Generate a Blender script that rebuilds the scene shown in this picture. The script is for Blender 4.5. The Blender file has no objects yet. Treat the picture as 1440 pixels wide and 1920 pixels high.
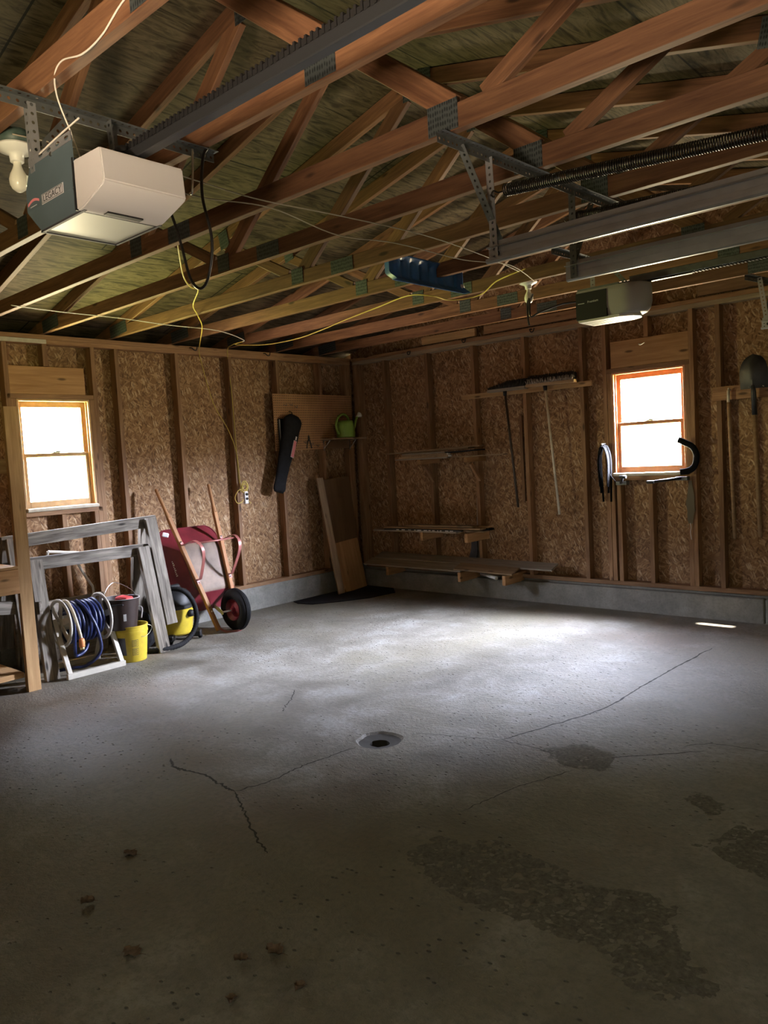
# tuning of the daylight (radiances outside) and the exposure
SKY = (1.12, 1.17, 1.47)
TREE_A = (0.032, 0.033, 0.025)
TREE_B = (0.04, 0.045, 0.025)
HAZE_L = (0.42, 0.375, 0.20)
HAZE_R = (0.40, 0.345, 0.27)
GRASS = (0.36, 0.37, 0.125)
GROUND = (0.30, 0.25, 0.16)
NEAR_GLOW = (0.74, 0.56, 0.40)  # added glow from the near side that warms the nearest trusses
VEIL_L, VEIL_D = 0.42, 0.30
OPEN_R, OPEN_L = 0.33, 0.15
WSTR = 270.0
SUN_E = 90.0
EXPO = 0.16
import bpy, bmesh, math, random
from mathutils import Vector, Matrix, noise as mnoise
random.seed(7)
S = bpy.context.scene
COL = S.collection
PI = math.pi
V = Vector
WORLD = {}          # world matrices kept by hand

# ------------------------------------------------------------------ objects
def obj(name, me, mats=None, parent=None, world=None):
    """link a mesh (or bmesh) as one object; world = its world matrix"""
    if isinstance(me, bmesh.types.BMesh):
        bm = me
        me = bpy.data.meshes.new(name)
        bm.normal_update()
        bm.to_mesh(me)
        bm.free()
    o = bpy.data.objects.new(name, me)
    if mats is not None and len(me.materials) == 0:
        for m in (mats if isinstance(mats, (list, tuple)) else [mats]):
            me.materials.append(m)
    COL.objects.link(o)
    world = world or Matrix.Identity(4)
    if parent is not None:
        o.parent = parent
        o.matrix_basis = WORLD[parent.name].inverted() @ world
    else:
        o.matrix_basis = world
    WORLD[o.name] = world.copy()
    return o

def thing(name, label, cat, loc=(0, 0, 0), group=None, rot=None):
    o = bpy.data.objects.new(name, None)
    o.empty_display_size = 0.05
    COL.objects.link(o)
    w = Matrix.Translation(loc)
    if rot is not None:
        w = w @ rot
    o.matrix_basis = w
    WORLD[o.name] = w
    return tag(o, label, cat, group)

def tag(o, label, cat, group=None):
    o['label'] = label
    o['category'] = cat
    if group:
        o['group'] = group
    return o

def struct(o):
    o['kind'] = 'structure'
    return o

def smooth(o, ang=40):
    me = o.data
    me.polygons.foreach_set('use_smooth', [True] * len(me.polygons))
    try:
        me.set_sharp_from_angle(angle=math.radians(ang))
    except Exception:
        pass
    return o

# ------------------------------------------------------------------ bmesh shapes
def frame(p0, p1, up=(0, 0, 1)):
    """matrix whose X runs from p0 to p1, origin midway, Z close to up"""
    p0, p1 = V(p0), V(p1)
    x = (p1 - p0).normalized()
    u = V(up)
    if abs(x.dot(u.normalized())) > 0.98:
        u = V((0, 1, 0)) if abs(x.y) < 0.9 else V((1, 0, 0))
    y = u.cross(x).normalized()
    z = x.cross(y)
    m = Matrix((x, y, z)).transposed().to_4x4()
    m.translation = (p0 + p1) / 2
    return m

def b_box(bm, lo, hi, M=None, bevel=0.0, mi=0):
    x0, y0, z0 = lo
    x1, y1, z1 = hi
    vs = [bm.verts.new(p) for p in ((x0, y0, z0), (x1, y0, z0), (x1, y1, z0), (x0, y1, z0),
                                    (x0, y0, z1), (x1, y0, z1), (x1, y1, z1), (x0, y1, z1))]
    fs = []
    for f in ((0, 3, 2, 1), (4, 5, 6, 7), (0, 1, 5, 4), (1, 2, 6, 5), (2, 3, 7, 6), (3, 0, 4, 7)):
        fc = bm.faces.new([vs[i] for i in f])
        fc.material_index = mi
        fs.append(fc)
    if bevel > 0:
        es = list({e for f in fs for e in f.edges})
        r = bmesh.ops.bevel(bm, geom=es, offset=bevel, segments=1, affect='EDGES', profile=0.5)
        vs = list({v for f in r['faces'] for v in f.verts} | {v for v in vs if v.is_valid})
    if M is not None:
        for v in vs:
            v.co = M @ v.co
    return vs

def tube_frames(pts, closed=False):
    n = len(pts)
    T = []
    for i in range(n):
        if closed:
            t = pts[(i + 1) % n] - pts[i - 1]
        else:
            t = pts[min(i + 1, n - 1)] - pts[max(i - 1, 0)]
        T.append(t.normalized() if t.length > 1e-9 else V((0, 0, 1)))
    a = V((0, 0, 1)) if abs(T[0].z) < 0.9 else V((1, 0, 0))
    N = [(a - T[0] * a.dot(T[0])).normalized()]
    for i in range(1, n):
        v = N[-1] - T[i] * N[-1].dot(T[i])
        N.append(v.normalized() if v.length > 1e-6 else N[-1])
    return T, N

def b_tube(bm, pts, r, n=8, closed=False, caps=True, mi=0, flat=None):
    pts = [V(p) for p in pts]
    T, N = tube_frames(pts, closed)
    rings = []
    for i, p in enumerate(pts):
        rr = r[i] if isinstance(r, (list, tuple)) else r
        B = T[i].cross(N[i])
        ring = []
        for k in range(n):
            a = 2 * PI * k / n
            q = N[i] * math.cos(a) * rr + B * math.sin(a) * rr * (flat or 1)
            ring.append(bm.verts.new(p + q))
        rings.append(ring)
    m = len(rings)
    for i in range(m if closed else m - 1):
        a, b = rings[i], rings[(i + 1) % m]
        for k in range(n):
            f = bm.faces.new((a[k], a[(k + 1) % n], b[(k + 1) % n], b[k]))
            f.material_index = mi
            f.smooth = True
    if caps and not closed:
        for ring, rev in ((rings[0], True), (rings[-1], False)):
            f = bm.faces.new(list(reversed(ring)) if rev else ring)
            f.material_index = mi
    return rings

def spline(ctrl, n=10, closed=False):
    """Catmull-Rom through ctrl"""
    P = [V(p) for p in ctrl]
    out = []
    m = len(P)
    seg = m if closed else m - 1
    for i in range(seg):
        if closed:
            p0, p1, p2, p3 = P[i - 1], P[i], P[(i + 1) % m], P[(i + 2) % m]
        else:
            p0, p1, p2, p3 = P[max(i - 1, 0)], P[i], P[i + 1], P[min(i + 2, m - 1)]
        for k in range(n):
            t = k / n
            out.append(0.5 * ((2 * p1) + (p2 - p0) * t + (2 * p0 - 5 * p1 + 4 * p2 - p3) * t * t
                              + (3 * p1 - p0 - 3 * p2 + p3) * t ** 3))
    if not closed:
        out.append(P[-1])
    return out

def b_lathe(bm, prof, n=28, M=None, mi=0, caps=(False, False), sx=1, sy=1):
    M = M or Matrix.Identity(4)
    rings = []
    for r, z in prof:
        rings.append([bm.verts.new(M @ V((r * sx * math.cos(2 * PI * k / n), r * sy * math.sin(2 * PI * k / n), z))) for k in range(n)])
    for a, b in zip(rings, rings[1:]):
        for k in range(n):
            f = bm.faces.new((a[k], a[(k + 1) % n], b[(k + 1) % n], b[k]))
            f.material_index = mi
            f.smooth = True
    if caps[0]:
        bm.faces.new(list(reversed(rings[0]))).material_index = mi
    if caps[1]:
        bm.faces.new(rings[-1]).material_index = mi
    return rings

def b_prism(bm, poly, t0, t1, M=None, mi=0):
    """poly = 2-D outline (counter-clockwise) in local XY, extruded along local Z from t0 to t1"""
    M = M or Matrix.Identity(4)
    a = [bm.verts.new(M @ V((x, y, t0))) for x, y in poly]
    b = [bm.verts.new(M @ V((x, y, t1))) for x, y in poly]
    n = len(poly)
    fs = [bm.faces.new(list(reversed(a))), bm.faces.new(b)]
    for k in range(n):
        fs.append(bm.faces.new((a[k], a[(k + 1) % n], b[(k + 1) % n], b[k])))
    for f in fs:
        f.material_index = mi
    return a + b

AX_XZ = Matrix(((1, 0, 0, 0), (0, 0, -1, 0), (0, 1, 0, 0), (0, 0, 0, 1)))   # local xy -> world x,z ; local z -> -y
AX_YZ = Matrix(((0, 0, 1, 0), (1, 0, 0, 0), (0, 1, 0, 0), (0, 0, 0, 1)))    # local xy -> world y,z ; local z -> x

def solid(bm, t):
    bm.normal_update()
    bmesh.ops.recalc_face_normals(bm, faces=bm.faces)
    bm.normal_update()
    bmesh.ops.solidify(bm, geom=bm.faces[:], thickness=t)

def new():
    return bmesh.new()

def beam(name, p0, p1, w, h, mat, parent=None, up=(0, 0, 1), bevel=0.002, world_only=False):
    """a length of timber: local X along it, w across (local Y), h deep (local Z)"""
    M = frame(p0, p1, up)
    L = (V(p1) - V(p0)).length
    bm = new()
    b_box(bm, (-L / 2, -w / 2, -h / 2), (L / 2, w / 2, h / 2), bevel=bevel)
    return obj(name, bm, mat, parent, M)

def box(name, lo, hi, mat, parent=None, bevel=0.0, grain='x'):
    """axis-aligned box given by world corners; its local X follows the grain axis"""
    lo, hi = V(lo), V(hi)
    c, d = (lo + hi) / 2, (hi - lo) / 2
    if grain == 'x':
        R = Matrix.Identity(4); e = V((d.x, d.y, d.z))
    elif grain == 'y':
        R = Matrix(((0, -1, 0, 0), (1, 0, 0, 0), (0, 0, 1, 0), (0, 0, 0, 1))); e = V((d.y, d.x, d.z))
    else:
        R = Matrix(((0, 0, -1, 0), (0, 1, 0, 0), (1, 0, 0, 0), (0, 0, 0, 1))); e = V((d.z, d.y, d.x))
    bm = new()
    b_box(bm, -e, e, bevel=bevel)
    return obj(name, bm, mat, parent, Matrix.Translation(c) @ R)

def text_mesh(name, s, size, mat, parent, M, depth=0.0008, font=None):
    cu = bpy.data.curves.new('txt', 'FONT')
    cu.body = s
    cu.size = size
    cu.extrude = depth
    cu.align_x = 'CENTER'
    cu.align_y = 'CENTER'
    t = bpy.data.objects.new('txt', cu)
    COL.objects.link(t)
    bpy.context.view_layer.update()
    me = bpy.data.meshes.new_from_object(t.evaluated_get(bpy.context.evaluated_depsgraph_get()))
    bpy.data.objects.remove(t)
    me.materials.clear()
    return obj(name, me, mat, parent, M)

def wall_mesh(bm, rect, holes, a, b, axis):
    """rect (u0,v0,u1,v1) minus rectangular holes, slab between a and b on 'axis' ('x': u=y, 'y': u=x); v = z"""
    us = sorted({rect[0], rect[2], *[h[0] for h in holes], *[h[2] for h in holes]})
    vs = sorted({rect[1], rect[3], *[h[1] for h in holes], *[h[3] for h in holes]})
    for i in range(len(us) - 1):
        for j in range(len(vs) - 1):
            uc, vc = (us[i] + us[i + 1]) / 2, (vs[j] + vs[j + 1]) / 2
            if any(h[0] < uc < h[2] and h[1] < vc < h[3] for h in holes):
                continue
            if axis == 'x':
                b_box(bm, (a, us[i], vs[j]), (b, us[i + 1], vs[j + 1]))
            else:
                b_box(bm, (us[i], a, vs[j]), (us[i + 1], b, vs[j + 1]))
    bmesh.ops.remove_doubles(bm, verts=bm.verts, dist=1e-5)
    # drop the doubled inner faces
    seen = {}
    for f in bm.faces:
        k = tuple(sorted(v.index for v in f.verts))
        seen.setdefault(k, []).append(f)
    bm.verts.index_update()
    seen = {}
    for f in bm.faces:
        seen.setdefault(frozenset(v.index for v in f.verts), []).append(f)
    kill = [f for fs in seen.values() if len(fs) > 1 for f in fs]
    if kill:
        bmesh.ops.delete(bm, geom=kill, context='FACES_ONLY')
    return bm

def b_perf(bm, M, length, width, pitch, r, off=0.0, t=0.0018, slot=1.0):
    """perforated steel strip: local x 0..length, local y 0..width, a hole every pitch"""
    n = max(1, int(length / pitch))
    cell = length / n
    ang = [PI / 4 * k for k in range(8)]
    for z, rev in ((0, False), (t, True)):
        for i in range(n):
            cx, cy = cell * (i + 0.5), width / 2
            hx, hy = cell / 2, width / 2
            sq = [(hx, 0), (hx, hy), (0, hy), (-hx, hy), (-hx, 0), (-hx, -hy), (0, -hy), (hx, -hy)]
            o = [bm.verts.new(M @ V((cx + x, cy + y, z))) for x, y in sq]
            h = [bm.verts.new(M @ V((cx + r * slot * math.cos(a), cy + r * math.sin(a), z))) for a in ang]
            for k in range(8):
                q = (o[k], o[(k + 1) % 8], h[(k + 1) % 8], h[k])
                bm.faces.new(q if rev else tuple(reversed(q)))
    for y in (0, width):
        q = [bm.verts.new(M @ V(p)) for p in ((0, y, 0), (length, y, 0), (length, y, t), (0, y, t))]
        bm.faces.new(q)

def angle_iron(name, p0, p1, legdir1, legdir2, mat, parent, width=0.032, pitch=0.025, r=0.0055):
    """slotted angle from p0 to p1 with its two legs along legdir1 and legdir2"""
    p0, p1 = V(p0), V(p1)
    x = (p1 - p0).normalized()
    L = (p1 - p0).length
    bm = new()
    for d in (legdir1, legdir2):
        y = (V(d) - x * V(d).dot(x)).normalized()
        z = x.cross(y)
        M = Matrix((x, y, z)).transposed().to_4x4()
        M.translation = p0
        b_perf(bm, M, L, width, pitch, r)
    M0 = Matrix.Translation((p0 + p1) / 2)
    for v in bm.verts:
        v.co = v.co - (p0 + p1) / 2
    return obj(name, bm, mat, parent, M0)

def cable(name, pts, r, mat, parent=None, n=6, sub=8):
    bm = new()
    b_tube(bm, spline(pts, sub), r, n)
    return obj(name, bm, mat, parent)
# ------------------------------------------------------------------ materials
class NT:
    def __init__(self, name):
        self.m = bpy.data.materials.new(name)
        self.m.use_nodes = True
        self.t = self.m.node_tree
        self.bsdf = self.t.nodes['Principled BSDF']
    def n(self, typ, **kw):
        nd = self.t.nodes.new(typ)
        for k, v in kw.items():
            if hasattr(nd, k):
                setattr(nd, k, v)
        return nd
    def l(self, a, b):
        self.t.links.new(a, b)
    def set(self, sock, v):
        self.bsdf.inputs[sock].default_value = v
    def coords(self, scale=(1, 1, 1), rnd=True, kind='Object', rot=(0, 0, 0)):
        tc = self.n('ShaderNodeTexCoord')
        mp = self.n('ShaderNodeMapping')
        mp.inputs['Scale'].default_value = scale
        mp.inputs['Rotation'].default_value = rot
        self.l(tc.outputs[kind], mp.inputs['Vector'])
        if rnd:
            oi = self.n('ShaderNodeObjectInfo')
            mu = self.n('ShaderNodeMath', operation='MULTIPLY')
            mu.inputs[1].default_value = 37.0
            self.l(oi.outputs['Random'], mu.inputs[0])
            cb = self.n('ShaderNodeCombineXYZ')
            for i in range(3):
                self.l(mu.outputs[0], cb.inputs[i])
            self.l(cb.outputs[0], mp.inputs['Location'])
        return mp.outputs['Vector']
    def noise(self, vec, scale=5, detail=4, rough=0.55, dist=0.0):
        nd = self.n('ShaderNodeTexNoise')
        nd.inputs['Scale'].default_value = scale
        nd.inputs['Detail'].default_value = detail
        nd.inputs['Roughness'].default_value = rough
        nd.inputs['Distortion'].default_value = dist
        self.l(vec, nd.inputs['Vector'])
        return nd.outputs['Fac']
    def voro(self, vec, scale=5, feature='F1', dims='3D', out='Distance', rand=1.0):
        nd = self.n('ShaderNodeTexVoronoi', feature=feature, voronoi_dimensions=dims)
        nd.inputs['Scale'].default_value = scale
        nd.inputs['Randomness'].default_value = rand
        self.l(vec, nd.inputs['Vector'])
        return nd.outputs[out]
    def ramp(self, fac, stops, interp='LINEAR'):
        nd = self.n('ShaderNodeValToRGB')
        cr = nd.color_ramp
        cr.interpolation = interp
        while len(cr.elements) < len(stops):
            cr.elements.new(0.5)
        for e, (p, c) in zip(cr.elements, stops):
            e.position = p
            e.color = (*c, 1) if len(c) == 3 else c
        self.l(fac, nd.inputs['Fac'])
        return nd.outputs['Color']
    def mix(self, fac, a, b, blend='MIX'):
        nd = self.n('ShaderNodeMix', data_type='RGBA', blend_type=blend)
        for s, v in ((0, fac), (6, a), (7, b)):
            if isinstance(v, (int, float)):
                nd.inputs[s].default_value = v
            elif isinstance(v, tuple):
                nd.inputs[s].default_value = (*v, 1) if len(v) == 3 else v
            else:
                self.l(v, nd.inputs[s])
        return nd.outputs[2]
    def math(self, op, a, b=0.0, c=None):
        nd = self.n('ShaderNodeMath', operation=op)
        for i, v in enumerate((a, b) if c is None else (a, b, c)):
            if isinstance(v, (int, float)):
                nd.inputs[i].default_value = v
            else:
                self.l(v, nd.inputs[i])
        return nd.outputs[0]
    def step(self, x, lo, hi):
        nd = self.n('ShaderNodeMapRange', interpolation_type='SMOOTHSTEP')
        nd.inputs['From Min'].default_value = lo
        nd.inputs['From Max'].default_value = hi
        self.l(x, nd.inputs['Value'])
        return nd.outputs['Result']
    def bump(self, h, strength=0.3, dist=0.002):
        nd = self.n('ShaderNodeBump')
        nd.inputs['Strength'].default_value = strength
        nd.inputs['Distance'].default_value = dist
        self.l(h, nd.inputs['Height'])
        self.l(nd.outputs['Normal'], self.bsdf.inputs['Normal'])
    def base(self, c):
        if isinstance(c, tuple):
            self.set('Base Color', (*c, 1))
        else:
            self.l(c, self.bsdf.inputs['Base Color'])

def objrand(t, lo, hi):
    oi = t.n('ShaderNodeObjectInfo')
    mr = t.n('ShaderNodeMapRange')
    mr.inputs['To Min'].default_value = lo
    mr.inputs['To Max'].default_value = hi
    t.l(oi.outputs['Random'], mr.inputs['Value'])
    return mr.outputs['Result']

def plain(name, c, rough=0.5, metal=0.0, var=0.0, scale=20, spec=0.5, bump=0.0):
    t = NT(name)
    if var > 0:
        v = t.coords((1, 1, 1))
        f = t.noise(v, scale, 4)
        lo = tuple(max(0, x * (1 - var)) for x in c)
        hi = tuple(min(1, x * (1 + var)) for x in c)
        t.base(t.ramp(f, [(0.3, lo), (0.7, hi)]))
        if bump:
            t.bump(f, bump, 0.001)
    else:
        t.base(c)
    t.set('Roughness', rough)
    t.set('Metallic', metal)
    t.set('Specular IOR Level', spec)
    return t.m

def lumber(name, dark, light, rough=0.62, knots=0.8, gs=1.0, var=(0.78, 1.15), wear=0.0):
    t = NT(name)
    v = t.coords((1.3 * gs, 16 * gs, 16 * gs))
    g = t.noise(v, 2.2, 5, 0.6, 0.6)
    v2 = t.coords((3 * gs, 60 * gs, 60 * gs))
    g2 = t.noise(v2, 2.0, 3, 0.6)
    mixg = t.math('ADD', t.math('MULTIPLY', g, 0.7), t.math('MULTIPLY', g2, 0.3))
    col = t.ramp(mixg, [(0.32, dark), (0.52, tuple((a + b) / 2 for a, b in zip(dark, light))), (0.68, light)])
    vb = t.coords((0.9, 1.6, 1.6))
    blot = t.noise(vb, 1.7, 3)
    col = t.mix(t.step(blot, 0.52, 0.75), col, tuple(x * 0.6 for x in dark), 'MIX') if wear else col
    vk = t.coords((3.2, 11, 11))
    kd = t.voro(vk, 1.0)
    km = t.math('SUBTRACT', 1.0, t.step(kd, 0.06, 0.17))
    kr = t.math('MULTIPLY', km, knots)
    col = t.mix(kr, col, tuple(x * 0.22 for x in dark))
    tint = objrand(t, *var)
    hs = t.n('ShaderNodeHueSaturation')
    t.l(tint, hs.inputs['Value'])
    t.l(col, hs.inputs['Color'])
    t.base(hs.outputs['Color'])
    t.set('Roughness', rough)
    t.set('Specular IOR Level', 0.3)
    t.bump(mixg, 0.35, 0.0015)
    return t.m

def osb(name, axis):
    """pressed strand board: layers of long flakes lying every way"""
    t = NT(name)
    tc = t.n('ShaderNodeTexCoord')
    sp = t.n('ShaderNodeSeparateXYZ')
    t.l(tc.outputs['Object'], sp.inputs[0])
    cb = t.n('ShaderNodeCombineXYZ')
    t.l(sp.outputs[1 if axis == 'x' else 0], cb.inputs[0])
    t.l(sp.outputs[2], cb.inputs[1])
    uv = cb.outputs[0]
    nz = t.n('ShaderNodeTexNoise')
    nz.inputs['Scale'].default_value = 9
    t.l(uv, nz.inputs['Vector'])
    wob = t.n('ShaderNodeVectorMath', operation='MULTIPLY_ADD')
    wob.inputs[1].default_value = (0.05, 0.05, 0)
    t.l(nz.outputs['Color'], wob.inputs[0])
    t.l(uv, wob.inputs[2])
    uv2 = wob.outputs[0]
    big = t.noise(uv, 2.2, 3)
    col = t.ramp(big, [(0.3, (0.20, 0.108, 0.050)), (0.7, (0.29, 0.162, 0.078))])
    cols = [((0.46, 0.295, 0.16), 0.64), ((0.10, 0.048, 0.022), 0.66), ((0.38, 0.225, 0.112), 0.58), ((0.60, 0.44, 0.28), 0.80), ((0.12, 0.058, 0.027), 0.68), ((0.43, 0.27, 0.14), 0.68)]
    rots = [0.35, 1.75, 2.6, 1.2, 0.9, 2.1]
    for k, ((c, th), a) in enumerate(zip(cols, rots)):
        mp = t.n('ShaderNodeMapping')
        mp.inputs['Rotation'].default_value = (0, 0, a)
        mp.inputs['Location'].default_value = (k * 3.7, k * 1.3, 0)
        t.l(uv2, mp.inputs['Vector'])
        sc = t.n('ShaderNodeMapping')
        sc.inputs['Scale'].default_value = (13 + 2 * (k % 3), 62 + 9 * (k % 2), 1)
        t.l(mp.outputs[0], sc.inputs['Vector'])
        vn = t.n('ShaderNodeTexVoronoi', feature='F1', voronoi_dimensions='2D')
        vn.inputs['Scale'].default_value = 1.0
        t.l(sc.outputs[0], vn.inputs['Vector'])
        s2 = t.n('ShaderNodeSeparateColor')
        t.l(vn.outputs['Color'], s2.inputs[0])
        on = t.step(s2.outputs[0], th - 0.04, th + 0.04)
        edge = t.math('SUBTRACT', 1.0, t.step(vn.outputs['Distance'], 0.30, 0.52))
        f = t.math('MULTIPLY', t.math('MULTIPLY', on, edge), t.math('ADD', t.math('MULTIPLY', s2.outputs[1], 0.6), 0.3))
        col = t.mix(f, col, c)
    stain = t.noise(uv, 1.3, 5, 0.6)
    col = t.mix(t.math('MULTIPLY', t.step(stain, 0.5, 0.8), 0.5), col, (0.13, 0.08, 0.045))
    t.base(col)
    t.set('Roughness', 0.7)
    t.set('Specular IOR Level', 0.25)
    t.bump(t.noise(uv2, 90, 3), 0.4, 0.001)
    return t.m

def plywood(name):
    t = NT(name)
    v = t.coords((1.2, 7, 7), rnd=True)
    g = t.noise(v, 2.4, 6, 0.65, 2.2)
    col = t.ramp(g, [(0.34, (0.022, 0.016, 0.009)), (0.47, (0.075, 0.055, 0.032)), (0.60, (0.125, 0.096, 0.060)), (0.72, (0.045, 0.032, 0.018))])
    vk = t.coords((3.4, 6.5, 6.5))
    kd = t.voro(vk, 1.0)
    km = t.math('SUBTRACT', 1.0, t.step(kd, 0.05, 0.16))
    col = t.mix(t.math('MULTIPLY', km, 0.85), col, (0.03, 0.018, 0.01))
    # sheet joints every 2.44 m along and 1.22 m up the slope
    br = t.n('ShaderNodeTexBrick')
    br.offset = 0.5
    br.inputs['Scale'].default_value = 1.0
    br.inputs['Mortar Size'].default_value = 0.006
    br.inputs['Brick Width'].default_value = 2.44
    br.inputs['Row Height'].default_value = 1.22
    br.inputs['Color1'].default_value = (1, 1, 1, 1)
    br.inputs['Color2'].default_value = (0.8, 0.8, 0.8, 1)
    br.inputs['Mortar'].default_value = (0.1, 0.1, 0.1, 1)
    tc = t.n('ShaderNodeTexCoord')
    t.l(tc.outputs['Object'], br.inputs['Vector'])
    col = t.mix(1.0, col, br.outputs['Color'], 'MULTIPLY')
    t.base(col)
    t.set('Roughness', 0.75)
    t.set('Specular IOR Level', 0.2)
    t.bump(g, 0.3, 0.001)
    return t.m

def concrete_floor():
    t = NT('floor_concrete')
    tc = t.n('ShaderNodeTexCoord')
    v = tc.outputs['Object']
    big = t.noise(v, 0.55, 5, 0.6, 0.4)
    med = t.noise(v, 3.0, 6, 0.65, 0.3)
    fine = t.noise(v, 38, 5, 0.7)
    col = t.ramp(med, [(0.28, (0.10, 0.088, 0.068)), (0.5, (0.205, 0.192, 0.165)), (0.7, (0.33, 0.32, 0.30))])
    col = t.mix(t.math('MULTIPLY', t.step(big, 0.42, 0.66), 0.7), col, (0.15, 0.132, 0.082))
    rust = t.noise(v, 0.9, 3, 0.5)
    mp = t.n('ShaderNodeMapping'); mp.inputs['Location'].default_value = (9, 4, 2)
    t.l(v, mp.inputs['Vector'])
    rust = t.noise(mp.outputs[0], 0.8, 4, 0.55)
    col = t.mix(t.math('MULTIPLY', t.step(rust, 0.5, 0.7), 0.55), col, (0.15, 0.10, 0.062))
    col = t.mix(t.math('MULTIPLY', t.step(fine, 0.4, 0.7), 0.55), col, (0.10, 0.095, 0.08))
    # small pits and specks stretched along x
    mp2 = t.n('ShaderNodeMapping'); mp2.inputs['Scale'].default_value = (17, 26, 1)
    t.l(v, mp2.inputs['Vector'])
    pit = t.voro(mp2.outputs[0], 1.0)
    pm = t.math('SUBTRACT', 1.0, t.step(pit, 0.05, 0.16))
    gate = t.step(t.noise(v, 1.4, 3), 0.42, 0.6)
    pm = t.math('MULTIPLY', pm, gate)
    col = t.mix(t.math('MULTIPLY', pm, 0.75), col, (0.04, 0.038, 0.032))
    t.base(col)
    rr = t.ramp(med, [(0.3, (0.52,) * 3), (0.7, (0.70,) * 3)])
    t.l(rr, t.bsdf.inputs['Roughness'])
    t.set('Specular IOR Level', 0.5)
    h = t.math('ADD', t.math('MULTIPLY', fine, 0.5), t.math('SUBTRACT', t.math('MULTIPLY', med, 0.8), t.math('MULTIPLY', pm, 1.5)))
    t.bump(h, 1.0, 0.016)
    return t.m

def concrete_block():
    t = NT('curb_concrete')
    tc = t.n('ShaderNodeTexCoord')
    v = tc.outputs['Object']
    f = t.noise(v, 6, 6, 0.7)
    f2 = t.noise(v, 55, 4, 0.7)
    col = t.ramp(f, [(0.3, (0.17, 0.165, 0.145)), (0.7, (0.30, 0.29, 0.26))])
    col = t.mix(t.math('MULTIPLY', t.step(f2, 0.45, 0.7), 0.4), col, (0.12, 0.115, 0.10))
    t.base(col)
    t.set('Roughness', 0.75)
    t.bump(t.math('ADD', f, f2), 0.6, 0.004)
    return t.m

M = {}
M['osb_x'] = osb('osb_board', 'x')
M['osb_y'] = osb('osb_sheet', 'y')
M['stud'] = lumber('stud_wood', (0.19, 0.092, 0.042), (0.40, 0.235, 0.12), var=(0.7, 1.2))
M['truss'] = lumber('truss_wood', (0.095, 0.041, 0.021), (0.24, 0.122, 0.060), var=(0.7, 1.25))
M['header'] = lumber('header_wood', (0.33, 0.165, 0.065), (0.56, 0.33, 0.155), gs=0.6)
M['new_wood'] = lumber('pine_wood', (0.36, 0.20, 0.085), (0.60, 0.39, 0.19), gs=0.8)
M['weathered'] = lumber('weathered_wood', (0.055, 0.046, 0.036), (0.33, 0.295, 0.245), rough=0.85, knots=0.9, wear=1.0)
M['plank'] = lumber('plank_wood', (0.22, 0.14, 0.075), (0.42, 0.29, 0.17), gs=0.6)
M['greyplank'] = lumber('grey_plank', (0.20, 0.165, 0.125), (0.42, 0.36, 0.29), gs=0.6, knots=0.3)
M['ply'] = plywood('roof_plywood')
M['panel'] = lumber('panel_wood', (0.13, 0.068, 0.032), (0.21, 0.118, 0.058), gs=0.3, knots=0.15)
M['floor'] = concrete_floor()
M['curb'] = concrete_block()
M['galv'] = plain('galvanised_steel', (0.36, 0.37, 0.385), 0.36, 0.55, 0.10, 14)
M['railmetal'] = plain('dark_rail', (0.028, 0.030, 0.033), 0.4, 0.3)
M['gusset'] = None
M['darksteel'] = plain('slotted_steel', (0.14, 0.15, 0.15), 0.5, 0.6, 0.2, 18)
M['arm_steel'] = plain('dull_steel', (0.06, 0.06, 0.06), 0.5, 0.8)
M['steel'] = plain('bright_steel', (0.7, 0.7, 0.7), 0.28, 1.0)
M['spring'] = plain('spring_steel', (0.06, 0.055, 0.05), 0.28, 0.9)
M['black'] = plain('black_plastic', (0.012, 0.012, 0.013), 0.5, spec=0.35)
M['rubber'] = plain('black_rubber', (0.010, 0.010, 0.011), 0.75, var=0.3, scale=12, spec=0.2)
M['strap'] = plain('black_strap', (0.004, 0.004, 0.0045), 0.7, spec=0.06)
M['cloth'] = plain('black_nylon', (0.008, 0.008, 0.0095), 0.8, var=0.35, scale=25, spec=0.25)
M['white_plastic'] = plain('white_plastic', (0.56, 0.545, 0.535), 0.4)
M['grey_plastic'] = plain('grey_plastic', (0.33, 0.32, 0.30), 0.45)
M['steelblue'] = plain('blue_grey_enamel', (0.085, 0.12, 0.135), 0.45, 0.0, 0.08, 8)
M['pale_lens'] = plain('pale_lens', (0.62, 0.66, 0.56), 0.4)
M['porcelain'] = plain('white_porcelain', (0.75, 0.74, 0.70), 0.25)
M['bulbglass'] = plain('frosted_bulb', (0.78, 0.75, 0.66), 0.25)
M['boxgreen'] = plain('junction_box', (0.06, 0.09, 0.08), 0.5)
M['blue_plastic'] = plain('blue_plastic', (0.035, 0.115, 0.30), 0.35, var=0.15, scale=9)
M['green_plastic'] = plain('green_plastic', (0.25, 0.42, 0.075), 0.38)
M['yellow'] = plain('yellow_plastic', (0.50, 0.37, 0.03), 0.4, var=0.1)
M['brown_plastic'] = plain('brown_plastic', (0.028, 0.017, 0.014), 0.45, var=0.15, spec=0.3)
M['red_plastic'] = plain('red_plastic', (0.65, 0.06, 0.06), 0.4)
M['red_paint'] = plain('dark_red_paint', (0.16, 0.018, 0.026), 0.42, var=0.25, scale=7)
M['red_edge'] = plain('red_steel', (0.30, 0.10, 0.085), 0.4, 0.1, 0.2, 9)
M['worn_tray'] = plain('worn_tray', (0.19, 0.13, 0.092), 0.6, var=0.4, scale=6)
M['handle_wood'] = lumber('handle_wood', (0.30, 0.13, 0.055), (0.52, 0.28, 0.13), gs=0.8, knots=0.1)
M['tool_wood'] = lumber('tool_handle', (0.22, 0.13, 0.07), (0.38, 0.25, 0.14), gs=0.8, knots=0.1)
M['reel'] = plain('beige_plastic', (0.48, 0.45, 0.38), 0.5, var=0.15, scale=10)
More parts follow.
